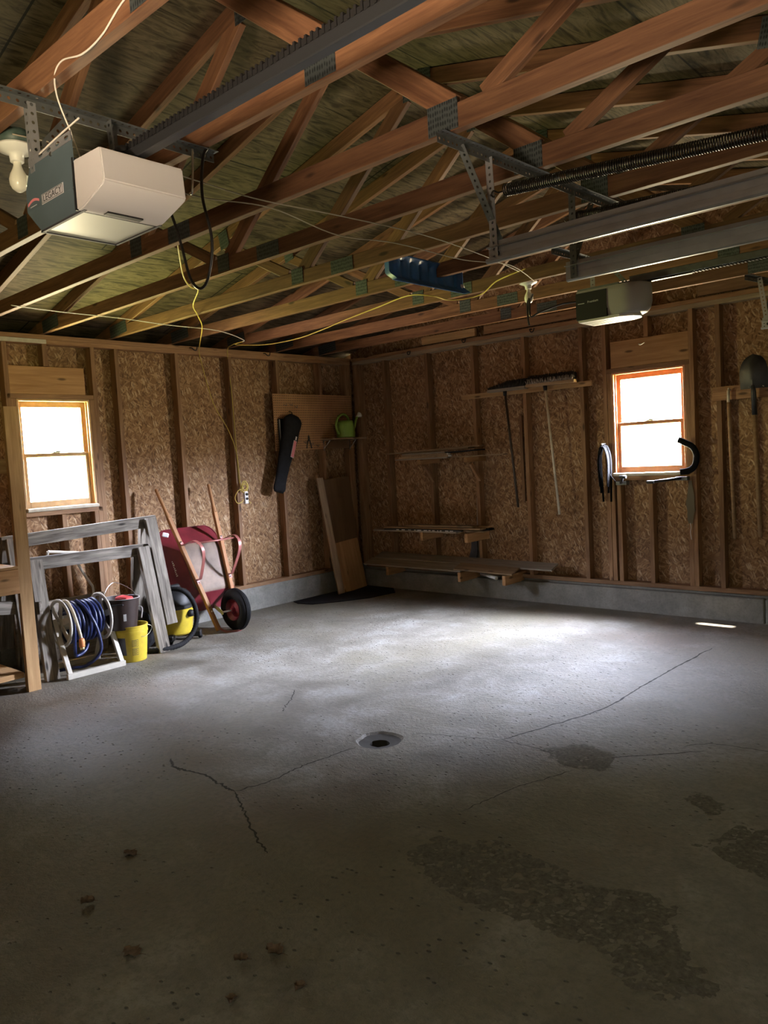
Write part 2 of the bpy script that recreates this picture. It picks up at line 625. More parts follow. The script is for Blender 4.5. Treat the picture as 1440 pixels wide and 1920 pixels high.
M['hose_blue'] = plain('blue_hose', (0.014, 0.022, 0.085), 0.4, var=0.3, scale=18)
M['hose_tan'] = plain('tan_hose', (0.45, 0.38, 0.27), 0.5)
M['orange'] = plain('orange_plastic', (0.75, 0.28, 0.10), 0.45)
M['brass'] = plain('brass', (0.7, 0.55, 0.25), 0.35, 0.9)
M['cord_yellow'] = plain('yellow_cord', (0.55, 0.42, 0.08), 0.5)
M['cord_white'] = plain('white_cord', (0.72, 0.68, 0.60), 0.5)
M['cord_grey'] = plain('grey_cord', (0.30, 0.26, 0.20), 0.6)
M['cord_black'] = plain('black_cord', (0.02, 0.018, 0.017), 0.35)
M['white'] = plain('white_paint', (0.8, 0.8, 0.8), 0.5)
M['darkprint'] = plain('dark_print', (0.05, 0.05, 0.055), 0.6)
M['pink'] = plain('faded_red_print', (0.75, 0.25, 0.28), 0.5)
M['plate'] = plain('silver_plate', (0.62, 0.62, 0.64), 0.4, 0.3)
M['leaf'] = plain('dry_leaf', (0.13, 0.085, 0.055), 0.8, var=0.4, scale=60)
M['bristle'] = plain('brush_bristles', (0.025, 0.022, 0.018), 0.8, var=0.5, scale=60)
M['palebristle'] = plain('pale_bristles', (0.30, 0.26, 0.22), 0.8, var=0.5, scale=60)
M['pole_white'] = plain('worn_white_pole', (0.55, 0.50, 0.40), 0.5, var=0.25, scale=15)
M['pole_dark'] = plain('dark_pole', (0.05, 0.035, 0.025), 0.5)
M['dirt'] = plain('crack_dirt', (0.035, 0.032, 0.026), 0.9)
M['blade'] = plain('dark_blade', (0.05, 0.05, 0.052), 0.5, 0.7, 0.3, 10)
M['web'] = plain('dusty_web', (0.14, 0.12, 0.085), 0.95)
M['plate_wood'] = lumber('plate_wood', (0.22, 0.16, 0.10), (0.42, 0.33, 0.22), knots=0.4)
M['sash'] = plain('sash_wood', (0.55, 0.36, 0.17), 0.5, var=0.2, scale=12)
M['sash_red'] = plain('sash_wood_red', (0.50, 0.22, 0.10), 0.5, var=0.2, scale=12)
M['silltrim'] = plain('sill_paint', (0.52, 0.47, 0.36), 0.5, var=0.15)

def gusset_mat():
    t = NT('gusset_plate')
    tc = t.n('ShaderNodeTexCoord')
    mp = t.n('ShaderNodeMapping')
    mp.inputs['Scale'].default_value = (95, 1, 45)
    t.l(tc.outputs['Object'], mp.inputs['Vector'])
    d = t.voro(mp.outputs[0], 1.0, rand=0.25)
    t.base(t.ramp(d, [(0.25, (0.035, 0.042, 0.045)), (0.45, (0.10, 0.118, 0.12))]))
    t.set('Metallic', 0.6)
    t.set('Roughness', 0.5)
    t.bump(d, 0.8, 0.002)
    return t.m
M['gusset'] = gusset_mat()

def pegboard_mat():
    t = NT('pegboard')
    tc = t.n('ShaderNodeTexCoord')
    sp = t.n('ShaderNodeSeparateXYZ')
    t.l(tc.outputs['Object'], sp.inputs[0])
    a = t.math('SUBTRACT', t.math('FRACT', t.math('MULTIPLY', sp.outputs[1], 39.4)), 0.5)
    b = t.math('SUBTRACT', t.math('FRACT', t.math('MULTIPLY', sp.outputs[2], 39.4)), 0.5)
    r = t.math('SQRT', t.math('ADD', t.math('MULTIPLY', a, a), t.math('MULTIPLY', b, b)))
    hole = t.math('SUBTRACT', 1.0, t.step(r, 0.17, 0.25))
    f = t.noise(tc.outputs['Object'], 5, 4)
    col = t.ramp(f, [(0.3, (0.36, 0.18, 0.078)), (0.7, (0.48, 0.26, 0.115))])
    col = t.mix(hole, col, (0.03, 0.014, 0.008))
    t.base(col)
    t.set('Roughness', 0.65)
    return t.m
M['peg'] = pegboard_mat()

def glass_mat():
    m = bpy.data.materials.new('window_glass')
    m.use_nodes = True
    nt = m.node_tree
    nt.nodes.clear()
    out = nt.nodes.new('ShaderNodeOutputMaterial')
    tr = nt.nodes.new('ShaderNodeBsdfTransparent')
    tr.inputs[0].default_value = (0.93, 0.95, 0.94, 1)
    gl = nt.nodes.new('ShaderNodeBsdfGlossy')
    gl.inputs['Roughness'].default_value = 0.03
    mx = nt.nodes.new('ShaderNodeMixShader')
    mx.inputs[0].default_value = 0.05
    nt.links.new(tr.outputs[0], mx.inputs[1])
    nt.links.new(gl.outputs[0], mx.inputs[2])
    nt.links.new(mx.outputs[0], out.inputs[0])
    return m
M['glass'] = glass_mat()
# ------------------------------------------------------------------ the room
XW, YN = 7.11, -7.15          # door wall plane, near wall plane (stud faces)
ZP, ZC, ZS = 2.64, 0.235, 0.273   # plate top, curb top, sill-plate top
RX, R0, RS = 3.555, 2.742, 0.245   # ridge x, roof deck underside at x=0, roof slope

# floor, with a drain pit near the middle of the room
bm = new()
fx, fy = 3.53, -3.57
N = 40
def grid_rect(x0, y0, x1, y1):
    vs = [bm.verts.new(p) for p in ((x0, y0, 0), (x1, y0, 0), (x1, y1, 0), (x0, y1, 0))]
    bm.faces.new(vs)
hx = 0.16
X0, X1, Y0, Y1 = -0.15, XW + 0.2, YN - 0.2, 0.25
grid_rect(X0, Y0, X1, fy - hx); grid_rect(X0, fy + hx, X1, Y1)
grid_rect(X0, fy - hx, fx - hx, fy + hx); grid_rect(fx + hx, fy - hx, X1, fy + hx)
rings = []
nr = 32
sq = []
for k in range(nr):
    a = 2 * PI * k / nr
    c, s = math.cos(a), math.sin(a)
    m = max(abs(c), abs(s))
    sq.append(bm.verts.new((fx + hx * c / m, fy + hx * s / m, 0)))
prev = sq
for r, z in ((0.125, -0.002), (0.11, -0.012), (0.09, -0.016), (0.052, -0.022), (0.05, -0.05), (0.046, -0.12)):
    cur = [bm.verts.new((fx + r * (1 + 0.10 * mnoise.noise(V((math.cos(2*PI*k/nr)*2, math.sin(2*PI*k/nr)*2, r * 9)))) * math.cos(2 * PI * k / nr),
                         fy + r * (1 + 0.10 * mnoise.noise(V((math.cos(2*PI*k/nr)*2, math.sin(2*PI*k/nr)*2, r * 9)))) * math.sin(2 * PI * k / nr), z)) for k in range(nr)]
    for k in range(nr):
        f = bm.faces.new((prev[k], prev[(k + 1) % nr], cur[(k + 1) % nr], cur[k]))
        f.material_index = 1 if r < 0.10 else 0
    prev = cur
bm.faces.new(list(reversed(prev))).material_index = 1
bmesh.ops.recalc_face_normals(bm, faces=bm.faces)
floor = struct(obj('floor', bm, [M['floor'], M['dirt']]))

# spalled patches of bare aggregate: real, lumpy ground a few millimetres proud
def spall(poly, amp, seed, name='spalled_patch', res=0.014):
    xs = [p[0] for p in poly]; ys = [p[1] for p in poly]
    def inside(x, y):
        c = False
        n = len(poly)
        dmin = 9
        for i in range(n):
            (xa, ya), (xb, yb) = poly[i], poly[(i + 1) % n]
            if (ya > y) != (yb > y) and x < (xb - xa) * (y - ya) / (yb - ya) + xa:
                c = not c
            dx, dy = xb - xa, yb - ya
            t = max(0, min(1, ((x - xa) * dx + (y - ya) * dy) / (dx * dx + dy * dy)))
            dmin = min(dmin, math.hypot(x - xa - t * dx, y - ya - t * dy))
        return dmin if c else -dmin
    bm = new()
    nx = int((max(xs) - min(xs) + 0.3) / res); ny = int((max(ys) - min(ys) + 0.3) / res)
    g = {}
    for i in range(nx):
        for j in range(ny):
            x, y = min(xs) - 0.15 + i * res, min(ys) - 0.15 + j * res
            d = inside(x, y) + 0.05 * mnoise.noise(V((x * 7, y * 7, seed))) + 0.018 * mnoise.noise(V((x * 25, y * 25, seed)))
            if d < -0.01:
                continue
            k = min(1, max(0, d + 0.01) / 0.05)
            n1 = mnoise.noise(V((x * 24, y * 24, seed)))
            n2 = mnoise.noise(V((x * 60, y * 60, seed + 4)))
            cell = mnoise.voronoi(V((x * 26, y * 26, seed)))[0][0]
            st = max(0, 0.42 - cell) * 2.0
            z = -0.0015 + k * (0.003 + amp * (0.7 * n1 + 0.5 * n2 + 1.5 * st))
            g[i, j] = bm.verts.new((x, y, max(z, -0.002)))
    for (i, j), v in g.items():
        q = [(i, j), (i + 1, j), (i + 1, j + 1), (i, j + 1)]
        if all(p in g for p in q):
            bm.faces.new([g[p] for p in q]).smooth = True
    return obj(name, bm, M['spall'], floor)
t = NT('bare_aggregate')
tc = t.n('ShaderNodeTexCoord')
a1 = t.noise(tc.outputs['Object'], 60, 5, 0.7)
a2 = t.voro(tc.outputs['Object'], 75, out='Color')
cc = t.ramp(a1, [(0.3, (0.065, 0.06, 0.048)), (0.7, (0.17, 0.158, 0.132))])
sc = t.n('ShaderNodeSeparateColor'); t.l(a2, sc.inputs[0])
cc = t.mix(t.math('MULTIPLY', t.step(sc.outputs[0], 0.90, 0.97), 0.45), cc, (0.30, 0.28, 0.25))
t.base(cc); t.set('Roughness', 0.85); t.bump(a1, 0.7, 0.003)
M['spall'] = t.m
spall([(4.36, -4.40), (4.46, -4.20), (4.66, -4.11), (4.86, -4.09), (4.99, -4.16), (5.12, -4.14), (5.19, -4.10), (5.33, -4.13), (5.39, -4.28),
       (5.52, -4.36), (5.62, -4.47), (5.47, -4.58), (5.36, -4.56), (5.22, -4.50), (5.05, -4.49), (4.88, -4.50), (4.62, -4.50)], 0.011, 3.1)
spall([(5.22, -3.72), (5.30, -3.45), (5.50, -3.40), (5.62, -3.62), (5.60, -3.85), (5.42, -3.78)], 0.006, 8.3)
spall([(5.02, -3.38), (5.10, -3.22), (5.26, -3.30), (5.20, -3.44)], 0.004, 5.7)
spall([(4.30, -3.20), (4.42, -3.02), (4.62, -3.06), (4.72, -3.25), (4.55, -3.36), (4.40, -3.30)], 0.0025, 6.6)

def crack(pts, w0, seed):
    """a hairline crack: a ragged dark ribbon lying in the floor"""
    bm = new()
    P = spline([(x, y, 0) for x, y in pts], 14)
    vs = []
    for i, p in enumerate(P):
        tn = (P[min(i + 1, len(P) - 1)] - P[max(i - 1, 0)]).normalized()
        nn = V((-tn.y, tn.x, 0))
        j = 0.012 * mnoise.noise(V((i * 0.35, seed, 0))) + 0.006 * mnoise.noise(V((i * 1.3, seed, 3)))
        w = 1.5 * w0 * (0.45 + 0.8 * abs(mnoise.noise(V((i * 0.5, seed, 9))))) * min(1, 0.25 + min(i, len(P) - 1 - i) / 6)
        c = p + nn * j
        vs.append((bm.verts.new((c.x + nn.x * w, c.y + nn.y * w, 0.0008)), bm.verts.new((c.x - nn.x * w, c.y - nn.y * w, 0.0008))))
    for a, b in zip(vs, vs[1:]):
        bm.faces.new((a[0], a[1], b[1], b[0]))
    bmesh.ops.recalc_face_normals(bm, faces=bm.faces)
    for f in bm.faces:
        if f.normal.z < 0:
            f.normal_flip()
    return obj('crack', bm, M['dirt'], floor)
crack([(4.33, -0.91), (4.30, -1.56), (4.29, -2.05), (4.28, -2.51), (4.17, -2.9), (4.07, -3.22)], 0.006, 1)
crack([(3.62, -3.40), (3.78, -3.33), (3.95, -3.27), (4.07, -3.22)], 0.003, 2)
crack([(4.07, -3.22), (4.30, -3.22), (4.51, -3.24), (4.65, -3.10), (4.79, -2.97), (4.96, -2.80)], 0.004, 3)
crack([(4.55, -3.36), (4.50, -3.5), (4.44, -3.65), (4.41, -3.8), (4.38, -3.98)], 0.003, 4)
crack([(3.50, -3.72), (3.47, -3.92), (3.45, -4.08), (3.46, -4.25), (3.41, -4.43)], 0.005, 5)
crack([(3.41, -4.43), (3.28, -4.42), (3.12, -4.40), (2.93, -4.43), (2.8, -4.38)], 0.007, 6)
crack([(3.41, -4.43), (3.55, -4.50), (3.65, -4.55), (3.85, -4.65), (3.98, -4.70)], 0.005, 7)
crack([(4.85, -2.80), (4.96, -2.69), (5.2, -2.65), (5.5, -2.6)], 0.003, 8)
crack([(2.45, -3.22), (2.58, -3.36), (2.66, -3.48), (2.73, -3.56)], 0.004, 9)
crack([(2.60, -2.30), (2.45, -2.5), (2.3, -2.62)], 0.002, 10)

# concrete curbs the walls stand on
bm = new(); b_box(bm, (-0.13, YN - 0.2, -0.02), (0, 0.0, ZC), bevel=0.006)
struct(obj('baseboard_left', bm, M['curb']))
bm = new()
b_box(bm, (-0.13, 0.0, -0.02), (4.42, 0.25, 0.20), bevel=0.008)
b_box(bm, (4.428, 0.002, -0.02), (XW + 0.2, 0.25, 0.198), bevel=0.008)
b_box(bm, (-0.13, 0.055, 0.19), (XW + 0.2, 0.25, 0.224))
b_box(bm, (0.0, -0.05, -0.02), (0.06, 0.03, 0.26), bevel=0.004)       # rough lump of mortar in the corner
struct(obj('baseboard_right', bm, M['curb']))
bm = new()
b_box(bm, (XW, -6.98, -0.02), (XW + 0.15, -6.75, 0.2)); b_box(bm, (XW, -3.85, -0.02), (XW + 0.15, -3.2, 0.2)); b_box(bm, (XW, -0.35, -0.02), (XW + 0.15, 0.2, 0.2))
struct(obj('baseboard_front', bm, M['curb']))
bm = new(); b_box(bm, (-0.1, YN - 0.15, -0.02), (XW + 0.15, YN, 0.2))
struct(obj('baseboard_near', bm, M['curb']))

def roofz(x):
    return R0 + RS * (x if x <= RX else 2 * RX - x)

# sheathing of the two window walls
WL = (-3.822, 1.205, -3.205, 2.12)     # left window opening: y0,z0,y1,z1
WR = (3.18, 1.205, 3.83, 2.12)         # right window opening: x0,z0,x1,z1
wall_left = struct(obj('wall_left', wall_mesh(new(), (YN - 0.1, 0.2, 0.13, 2.62), [WL], -0.102, -0.09, 'x'), M['osb_x']))
bm = wall_mesh(new(), (-0.1, 0.2, XW + 0.1, 2.66), [WR], 0.12, 0.132, 'y')
b_prism(bm, [(-0.1, 2.66), (XW + 0.1, 2.66), (XW + 0.1, 2.725), (RX, roofz(RX) + 0.008), (-0.1, 2.725)], -0.132, -0.12, AX_XZ)
wall_right = struct(obj('wall_right', bm, M['osb_y']))
# door wall with two closed garage doors (behind the camera) and a gap at the top corner of the far door
D1 = (-6.70, 0.0, -3.95, 2.13)
D2 = (-3.15, 0.0, -0.28, 2.13)
SLOT = (-0.262, 1.78, -0.200, 2.005)
bm = wall_mesh(new(), (YN - 0.1, 0.0, 0.13, 2.72), [D1, D2, SLOT], XW, XW + 0.10, 'x')
wall_front = struct(obj('wall_front', bm, M['osb_x']))
WN_ADDED = (5.25, 1.15, 5.95, 2.05)          # added window in the unseen near wall, to light the nearest trusses
bm = wall_mesh(new(), (-0.1, 0.0, XW + 0.1, 2.66), [WN_ADDED], YN - 0.112, YN - 0.10, 'y')
b_prism(bm, [(-0.1, 2.66), (XW + 0.1, 2.66), (XW + 0.1, 2.725), (RX, roofz(RX) + 0.008), (-0.1, 2.725)], -YN + 0.10, -YN + 0.112, AX_XZ)
wall_near = struct(obj('wall_near', bm, M['osb_y']))

for i, D in enumerate((D1, D2)):
    d = None
    for k in range(4):
        bm = new()
        z0 = 0.002 + k * 0.5325
        b_box(bm, (XW - 0.045, D[0] - 0.03, z0), (XW - 0.004, D[2] + 0.012, z0 + 0.531 + (0.03 if k == 3 else 0)))
        for c in range(4):
            w = (D[2] - D[0]) / 4
            y0 = D[0] + c * w + 0.08
            b_box(bm, (XW - 0.052, y0, z0 + 0.08), (XW - 0.044, y0 + w - 0.16, z0 + 0.45), bevel=0.003)
        if d is None:
            d = struct(obj('door_%d' % (i + 1), bm, M['white']))
        else:
            obj('door_panel', bm, M['white'], d)

# plywood roof deck, eaves and fascia
bm = new()
th = 0.013
xe = -0.52
ye0, ye1 = YN - 0.30, 0.35
ax = frame((xe, 0, 0), (RX, 0, 0))
for s in (0, 1):
    a = (xe, R0 + RS * xe); b = (RX, roofz(RX))
    if s:
        a = (2 * RX - xe, a[1])
    p = [a, b, (b[0], b[1] + th), (a[0], a[1] + th)]
    if s:
        p = [b, a, (a[0], a[1] + th), (b[0], b[1] + th)]
    b_prism(bm, p, -ye1, -ye0, AX_XZ)
ceiling = struct(obj('ceiling', bm, M['ply'], None))
# give the deck its own grain direction: rotate the object so that local X runs along the ridge
Rz = Matrix.Rotation(PI / 2, 4, 'Z')
for v in ceiling.data.vertices:
    v.co = Rz.inverted() @ v.co
ceiling.matrix_basis = Rz
WORLD[ceiling.name] = Rz.copy()
bm = new()
b_box(bm, (xe - 0.02, ye0, 2.50), (xe, ye1, R0 + RS * xe + 0.02))
b_box(bm, (xe, ye0, 2.50), (-0.10, ye1, 2.512))
b_box(bm, (XW + 0.1, ye0, 2.50), (2 * RX - xe, ye1, 2.512))
b_box(bm, (2 * RX - xe, ye0, 2.50), (2 * RX - xe + 0.02, ye1, R0 + RS * xe + 0.02))
for ya in (ye0, 0.134):                 # close the open ends of the eaves
    b_box(bm, (xe, ya, 2.50), (-0.103, ya + 0.012, R0 + 0.02))
    b_box(bm, (XW + 0.103, ya, 2.50), (2 * RX - xe, ya + 0.012, R0 + 0.02))
struct(obj('trim_1', bm, M['plank']))

# ---- framing of the left wall (children of the wall)
W = wall_left
sw, sd = 0.038, 0.089
def stud_l(y, z0=ZS, z1=2.565, name='stud', m='stud', x=0.0):
    return box(name, (x - sd + 0.0005, y, z0), (x, y + sw, z1), M[m], W, 0.0015, 'z')
for y in (-0.508, -1.118, -1.725, -2.335, -2.945, -4.165, -4.775, -5.385, -5.995, -6.605):
    stud_l(y)
box('stud', (-0.088, -0.10, ZS), (0.0, -0.012, 2.565), M['stud'], W, 0.002, 'z')
stud_l(-3.167); stud_l(-3.90)
stud_l(-3.2045, ZS, 2.12, 'trimmer_stud'); stud_l(-3.862, ZS, 2.12, 'trimmer_stud')
stud_l(-3.578, 2.385, 2.565, 'cripple_stud')
stud_l(-3.53, ZS, 1.166, 'cripple_stud')
stud_l(-3.243, ZS, 1.166, 'cripple_stud')
box('sill_plate', (-sd, YN, ZC), (-0.001, -0.001, ZS), M['stud'], W, 0.002, 'y')
box('top_plate', (-sd, YN, 2.565), (0.0, -0.001, 2.6025), M['stud'], W, 0.002, 'y')
box('top_plate', (-sd, YN, 2.6028), (0.0015, -0.001, 2.64), M['stud'], W, 0.002, 'y')
box('header', (-0.07, -3.862, 2.1585), (-0.004, -3.235, 2.382), M['header'], W, 0.002, 'y')
box('head_plate', (-sd, -3.89, 2.1205), (0.0, -3.168, 2.158), M['stud'], W, 0.002, 'y')
box('rough_sill', (-sd, -3.822, 1.167), (0.0, -3.168, 1.2045), M['stud'], W, 0.002, 'y')
box('filler_strip', (0.0005, -4.05, 2.567), (0.014, -3.545, 2.600), M['silltrim'], W, 0.001, 'y')

# ---- framing of the right wall
W2 = wall_right
YF = 0.03
def stud_r(x, z0=0.262, z1=2.565, name='stud'):
    return box(name, (x, YF, z0), (x + sw, YF + sd, z1), M['stud'], W2, 0.0015, 'z')
for x in (0.462, 1.072, 1.672, 2.268, 2.872, 4.082, 4.70, 5.31, 5.92, 6.53):
    stud_r(x)
box('stud', (0.005, YF, 0.262), (0.093, YF + sd, 2.565), M['stud'], W2, 0.002, 'z')
stud_r(3.10); stud_r(3.868)
stud_r(3.1415, 0.262, 2.12, 'trimmer_stud'); stud_r(3.8295, 0.262, 2.12, 'trimmer_stud')
stud_r(3.489, 0.262, 1.166, 'cripple_stud'); stud_r(3.489, 2.392, 2.565, 'cripple_stud')
stud_r(3.20, 0.262, 1.166, 'cripple_stud')
box('sill_plate', (0.0, YF + 0.001, 0.224), (XW, YF + sd, 0.262), M['stud'], W2, 0.002, 'x')
box('top_plate', (0.0, YF, 2.565), (XW, YF + sd, 2.6025), M['plate_wood'], W2, 0.002, 'x')
box('top_plate', (0.0, YF - 0.0015, 2.6028), (XW, YF + sd, 2.64), M['stud'], W2, 0.002, 'x')
box('header', (3.18, YF + 0.004, 2.1585), (3.867, YF + 0.07, 2.391), M['header'], W2, 0.002, 'x')
box('head_plate', (3.139, YF, 2.1205), (3.867, YF + sd, 2.158), M['stud'], W2, 0.002, 'x')
box('rough_sill', (3.18, YF, 1.167), (3.83, YF + sd, 1.2045), M['stud'], W2, 0.002, 'x')
box('blocking', (1.05, YF + 0.002, 2.655), (1.74, YF + 0.04, 2.735), M['new_wood'], W2, 0.002, 'x')
box('blocking', (1.85, YF + 0.002, 2.655), (3.55, YF + 0.04, 2.735), M['stud'], W2, 0.002, 'x')
box('blocking', (3.95, YF + 0.002, 2.655), (5.60, YF + 0.04, 2.77), M['stud'], W2, 0.002, 'x')

# ---- double-hung windows (same build, turned for each wall)
def window(n, X, sashm, opening):
    """X maps local (u along wall, v into the wall, z) to world"""
    u0, z0, u1, z1 = opening
    def pbox(name, a, b, m, parent, bev=0.002):
        bm = new()
        b_box(bm, a, b, X, bev)
        bmesh.ops.recalc_face_normals(bm, faces=bm.faces)
        return obj(name, bm, m, parent)
    bm = new()
    j = 0.018
    for a, b in (((u0 + .001, 0.004, z0 + .001), (u0 + j, 0.098, z1 - .001)), ((u1 - j, 0.004, z0 + .001), (u1 - .001, 0.098, z1 - .001)),
                 ((u0 + j, 0.004, z1 - j), (u1 - j, 0.098, z1 - .001)), ((u0 + j, 0.02, z0 + .001), (u1 - j, 0.10, z0 + j))):
        b_box(bm, a, b, X, 0.0015)
    for s, zc in ((u0 + j, 0), (u1 - j - 0.012, 0)):      # stops
        b_box(bm, (s, 0.028, z0 + j), (s + 0.012, 0.036, z1 - j), X)
    bmesh.ops.recalc_face_normals(bm, faces=bm.faces)
    fr = struct(obj('window_%d' % n, bm, sashm))
    def sash(v0, v1, za, zb, top, bot, side):
        bm = new()
        a, b = u0 + 0.02, u1 - 0.02
        for p, q in (((a, v0, za), (a + side, v1, zb)), ((b - side, v0, za), (b, v1, zb)),
                     ((a + side, v0, za), (b - side, v1, za + bot)), ((a + side, v0, zb - top), (b - side, v1, zb))):
            b_box(bm, p, q, X, 0.002)
        bmesh.ops.recalc_face_normals(bm, faces=bm.faces)
        s = obj('sash', bm, sashm, fr)
        bm = new()
        vm = (v0 + v1) / 2
        vs = [bm.verts.new(X @ V(p)) for p in ((a + side - .005, vm, za + bot - .005), (b - side + .005, vm, za + bot - .005),
                                              (b - side + .005, vm, zb - top + .005), (a + side - .005, vm, zb - top + .005))]
        bm.faces.new(vs)
        obj('pane', bm, M['glass'], s)
        return s
    zm = (z0 + z1) / 2
    sash(0.062, 0.090, zm - 0.018, z1 - j - .001, 0.045, 0.030, 0.038)
    lo = sash(0.038, 0.061, z0 + j + .001, zm + 0.016, 0.030, 0.062, 0.040)
    bm = new()
    uc = (u0 + u1) / 2
    b_box(bm, (uc - 0.03, 0.03, zm + 0.015), (uc + 0.03, 0.05, zm + 0.026), X, 0.003)
    b_box(bm, (uc - 0.008, 0.026, zm + 0.02), (uc + 0.03, 0.04, zm + 0.034), X, 0.003)
    obj('sash_lock', bm, M['darksteel'], lo)
    pbox('window_sill', (u0 + 0.002, -0.030, z0 - 0.004 + 0.0045), (u1 - 0.002, 0.037, z0 + 0.030), M['silltrim'], fr, 0.006)
    return fr
XL = Matrix(((0, -1, 0, 0), (1, 0, 0, 0), (0, 0, 1, 0), (0, 0, 0, 1)))         # u -> +y, v -> -x
XR = Matrix(((1, 0, 0, 0), (0, 1, 0, YF), (0, 0, 1, 0), (0, 0, 0, 1)))         # u -> +x, v -> +y
XN = Matrix(((1, 0, 0, 0), (0, -1, 0, YN), (0, 0, 1, 0), (0, 0, 0, 1)))
window(1, XL, M['sash'], WL)
window(2, XR, M['sash_red'], WR)
window(3, XN, M['sash'], WN_ADDED)  # added window behind the camera, lets light onto the nearest trusses
# ------------------------------------------------------------------ roof trusses
TY = [-0.529, -1.137, -1.749, -2.379, -2.984, -3.569, -4.144, -4.749, -5.339, -5.945]
ORD = ['first', 'second', 'third', 'fourth', 'fifth', 'sixth', 'seventh', 'eighth', 'ninth', 'tenth']
def gusset(parent, x, z, w, h, y, tilt=0.0):
    bm = new()
    b_box(bm, (-w / 2, -0.0008, -h / 2), (w / 2, 0.0008, h / 2))
    M_ = Matrix.Translation((x, y - 0.0200, z)) @ Matrix.Rotation(tilt, 4, 'Y')
    return obj('gusset_plate', bm, M['gusset'], parent, M_)
def truss(y, label, gable=False):
    t = thing('roof_truss', label, 'roof truss', (0, y, ZP), 'roof trusses')
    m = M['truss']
    zc = ZP + 0.0455
    beam('bottom_chord', (-0.05, y, zc), (2.9, y, zc), 0.038, 0.089, m, t)
    beam('bottom_chord', (2.9003, y, zc), (XW + 0.05, y, zc), 0.038, 0.089, m, t)
    off = 0.0475
    def top(x):
        return R0 - 0.003 + RS * (x if x <= RX else 2 * RX - x) - off
    beam('top_chord', (-0.48, y, top(-0.48)), (RX, y, top(RX)), 0.0364, 0.089, m, t)
    beam('top_chord', (RX, y, top(RX)), (2 * RX + 0.48, y, top(-0.48)), 0.0364, 0.089, m, t)
    def web(x0, x1, w=0.089, k=0.0345, dz=0.0):
        beam('web', (x0, y, ZP + 0.085), (x1, y, top(x1) - 0.04 + dz), k, w, m, t)
    web(2.40, 1.72, 0.064); web(2.53, 3.46, 0.089, 0.0336)
    web(4.62, 3.62, 0.089); web(4.76, 5.40, 0.064, 0.0336)
    gusset(t, 2.49, 2.700, 0.11, 0.098, y); gusset(t, 4.585, 2.697, 0.135, 0.105, y)
    gusset(t, 2.90, 2.686, 0.19, 0.083, y)
    gusset(t, 0.20, 2.70, 0.27, 0.10, y, -0.10); gusset(t, XW - 0.20, 2.70, 0.27, 0.10, y, 0.10)
    gusset(t, RX, top(RX) - 0.03, 0.20, 0.14, y)
    gusset(t, 1.74, top(1.74) - 0.02, 0.10, 0.12, y, -0.2); gusset(t, 5.37, top(5.37) - 0.02, 0.10, 0.12, y, 0.2)
    return t
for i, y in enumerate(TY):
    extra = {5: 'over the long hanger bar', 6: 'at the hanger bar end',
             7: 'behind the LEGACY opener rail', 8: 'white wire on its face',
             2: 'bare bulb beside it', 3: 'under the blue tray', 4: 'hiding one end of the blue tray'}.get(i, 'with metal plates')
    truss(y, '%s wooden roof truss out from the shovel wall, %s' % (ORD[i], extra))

# ------------------------------------------------------------------ left garage door opener
def metal_frame(*a, **k):
    return angle_iron(*a, **k)
t = thing('slotted_hanger', 'slotted steel hanger frame holding up the grey opener marked LEGACY', 'hanger bracket', (3.93, -5.1, 2.64))
metal_frame('crossbar', (3.93, -5.46, 2.637), (3.93, -4.69, 2.637), (0, 0, -1), (1, 0, 0), M['darksteel'], t)
metal_frame('strut', (3.928, -5.368, 2.634), (3.935, -5.366, 2.42), (0, 1, 0), (-1, 0, 0), M['galv'], t, width=0.026)
metal_frame('strut', (3.928, -5.11, 2.634), (3.935, -5.10, 2.42), (0, 1, 0), (1, 0, 0), M['darksteel'], t, width=0.032)
metal_frame('strut', (3.924, -5.20, 2.632), (3.924, -5.345, 2.46), (0, -0.7, 0.7), (-1, 0, 0), M['darksteel'], t, width=0.028)

op = thing('garage_door_opener', 'grey and white garage door opener with LEGACY plate hanging from the trusses', 'garage door opener', (3.70, -5.05, 2.36))
# blue-grey end panel folded at the bottom
bm = new()
b_prism(bm, [(3.512, 2.430), (3.848, 2.430), (3.868, 2.505), (3.868, 2.590), (3.565, 2.590), (3.515, 2.505)], 5.201, 5.204, AX_XZ)
q = [bm.verts.new(p) for p in ((3.512, -5.204, 2.430), (3.578, -5.188, 2.354), (3.886, -5.188, 2.354), (3.848, -5.204, 2.430), (3.512, -5.201, 2.430), (3.578, -5.185, 2.354), (3.886, -5.185, 2.354), (3.848, -5.201, 2.430))]
for f in ((0, 1, 2, 3), (7, 6, 5, 4), (0, 4, 5, 1), (1, 5, 6, 2), (2, 6, 7, 3)):
    bm.faces.new([q[i] for i in f])
bmesh.ops.recalc_face_normals(bm, faces=bm.faces)
housing = obj('end_panel', bm, M['steelblue'], op)
bm = new()
b_box(bm, (3.56, -5.195, 2.44), (3.858, -4.91, 2.505), bevel=0.004)
obj('motor_housing', bm, M['darksteel'], op)
# slotted flange along the top of the end panel
bm = new()
Mx = Matrix(((1, 0, 0, 3.555), (0, 0, -1, -5.2045), (0, 1, 0, 2.574), (0, 0, 0, 1)))
b_perf(bm, Mx, 0.315, 0.030, 0.063, 0.0075, slot=2.1)
obj('flange', bm, M['galv'], op)
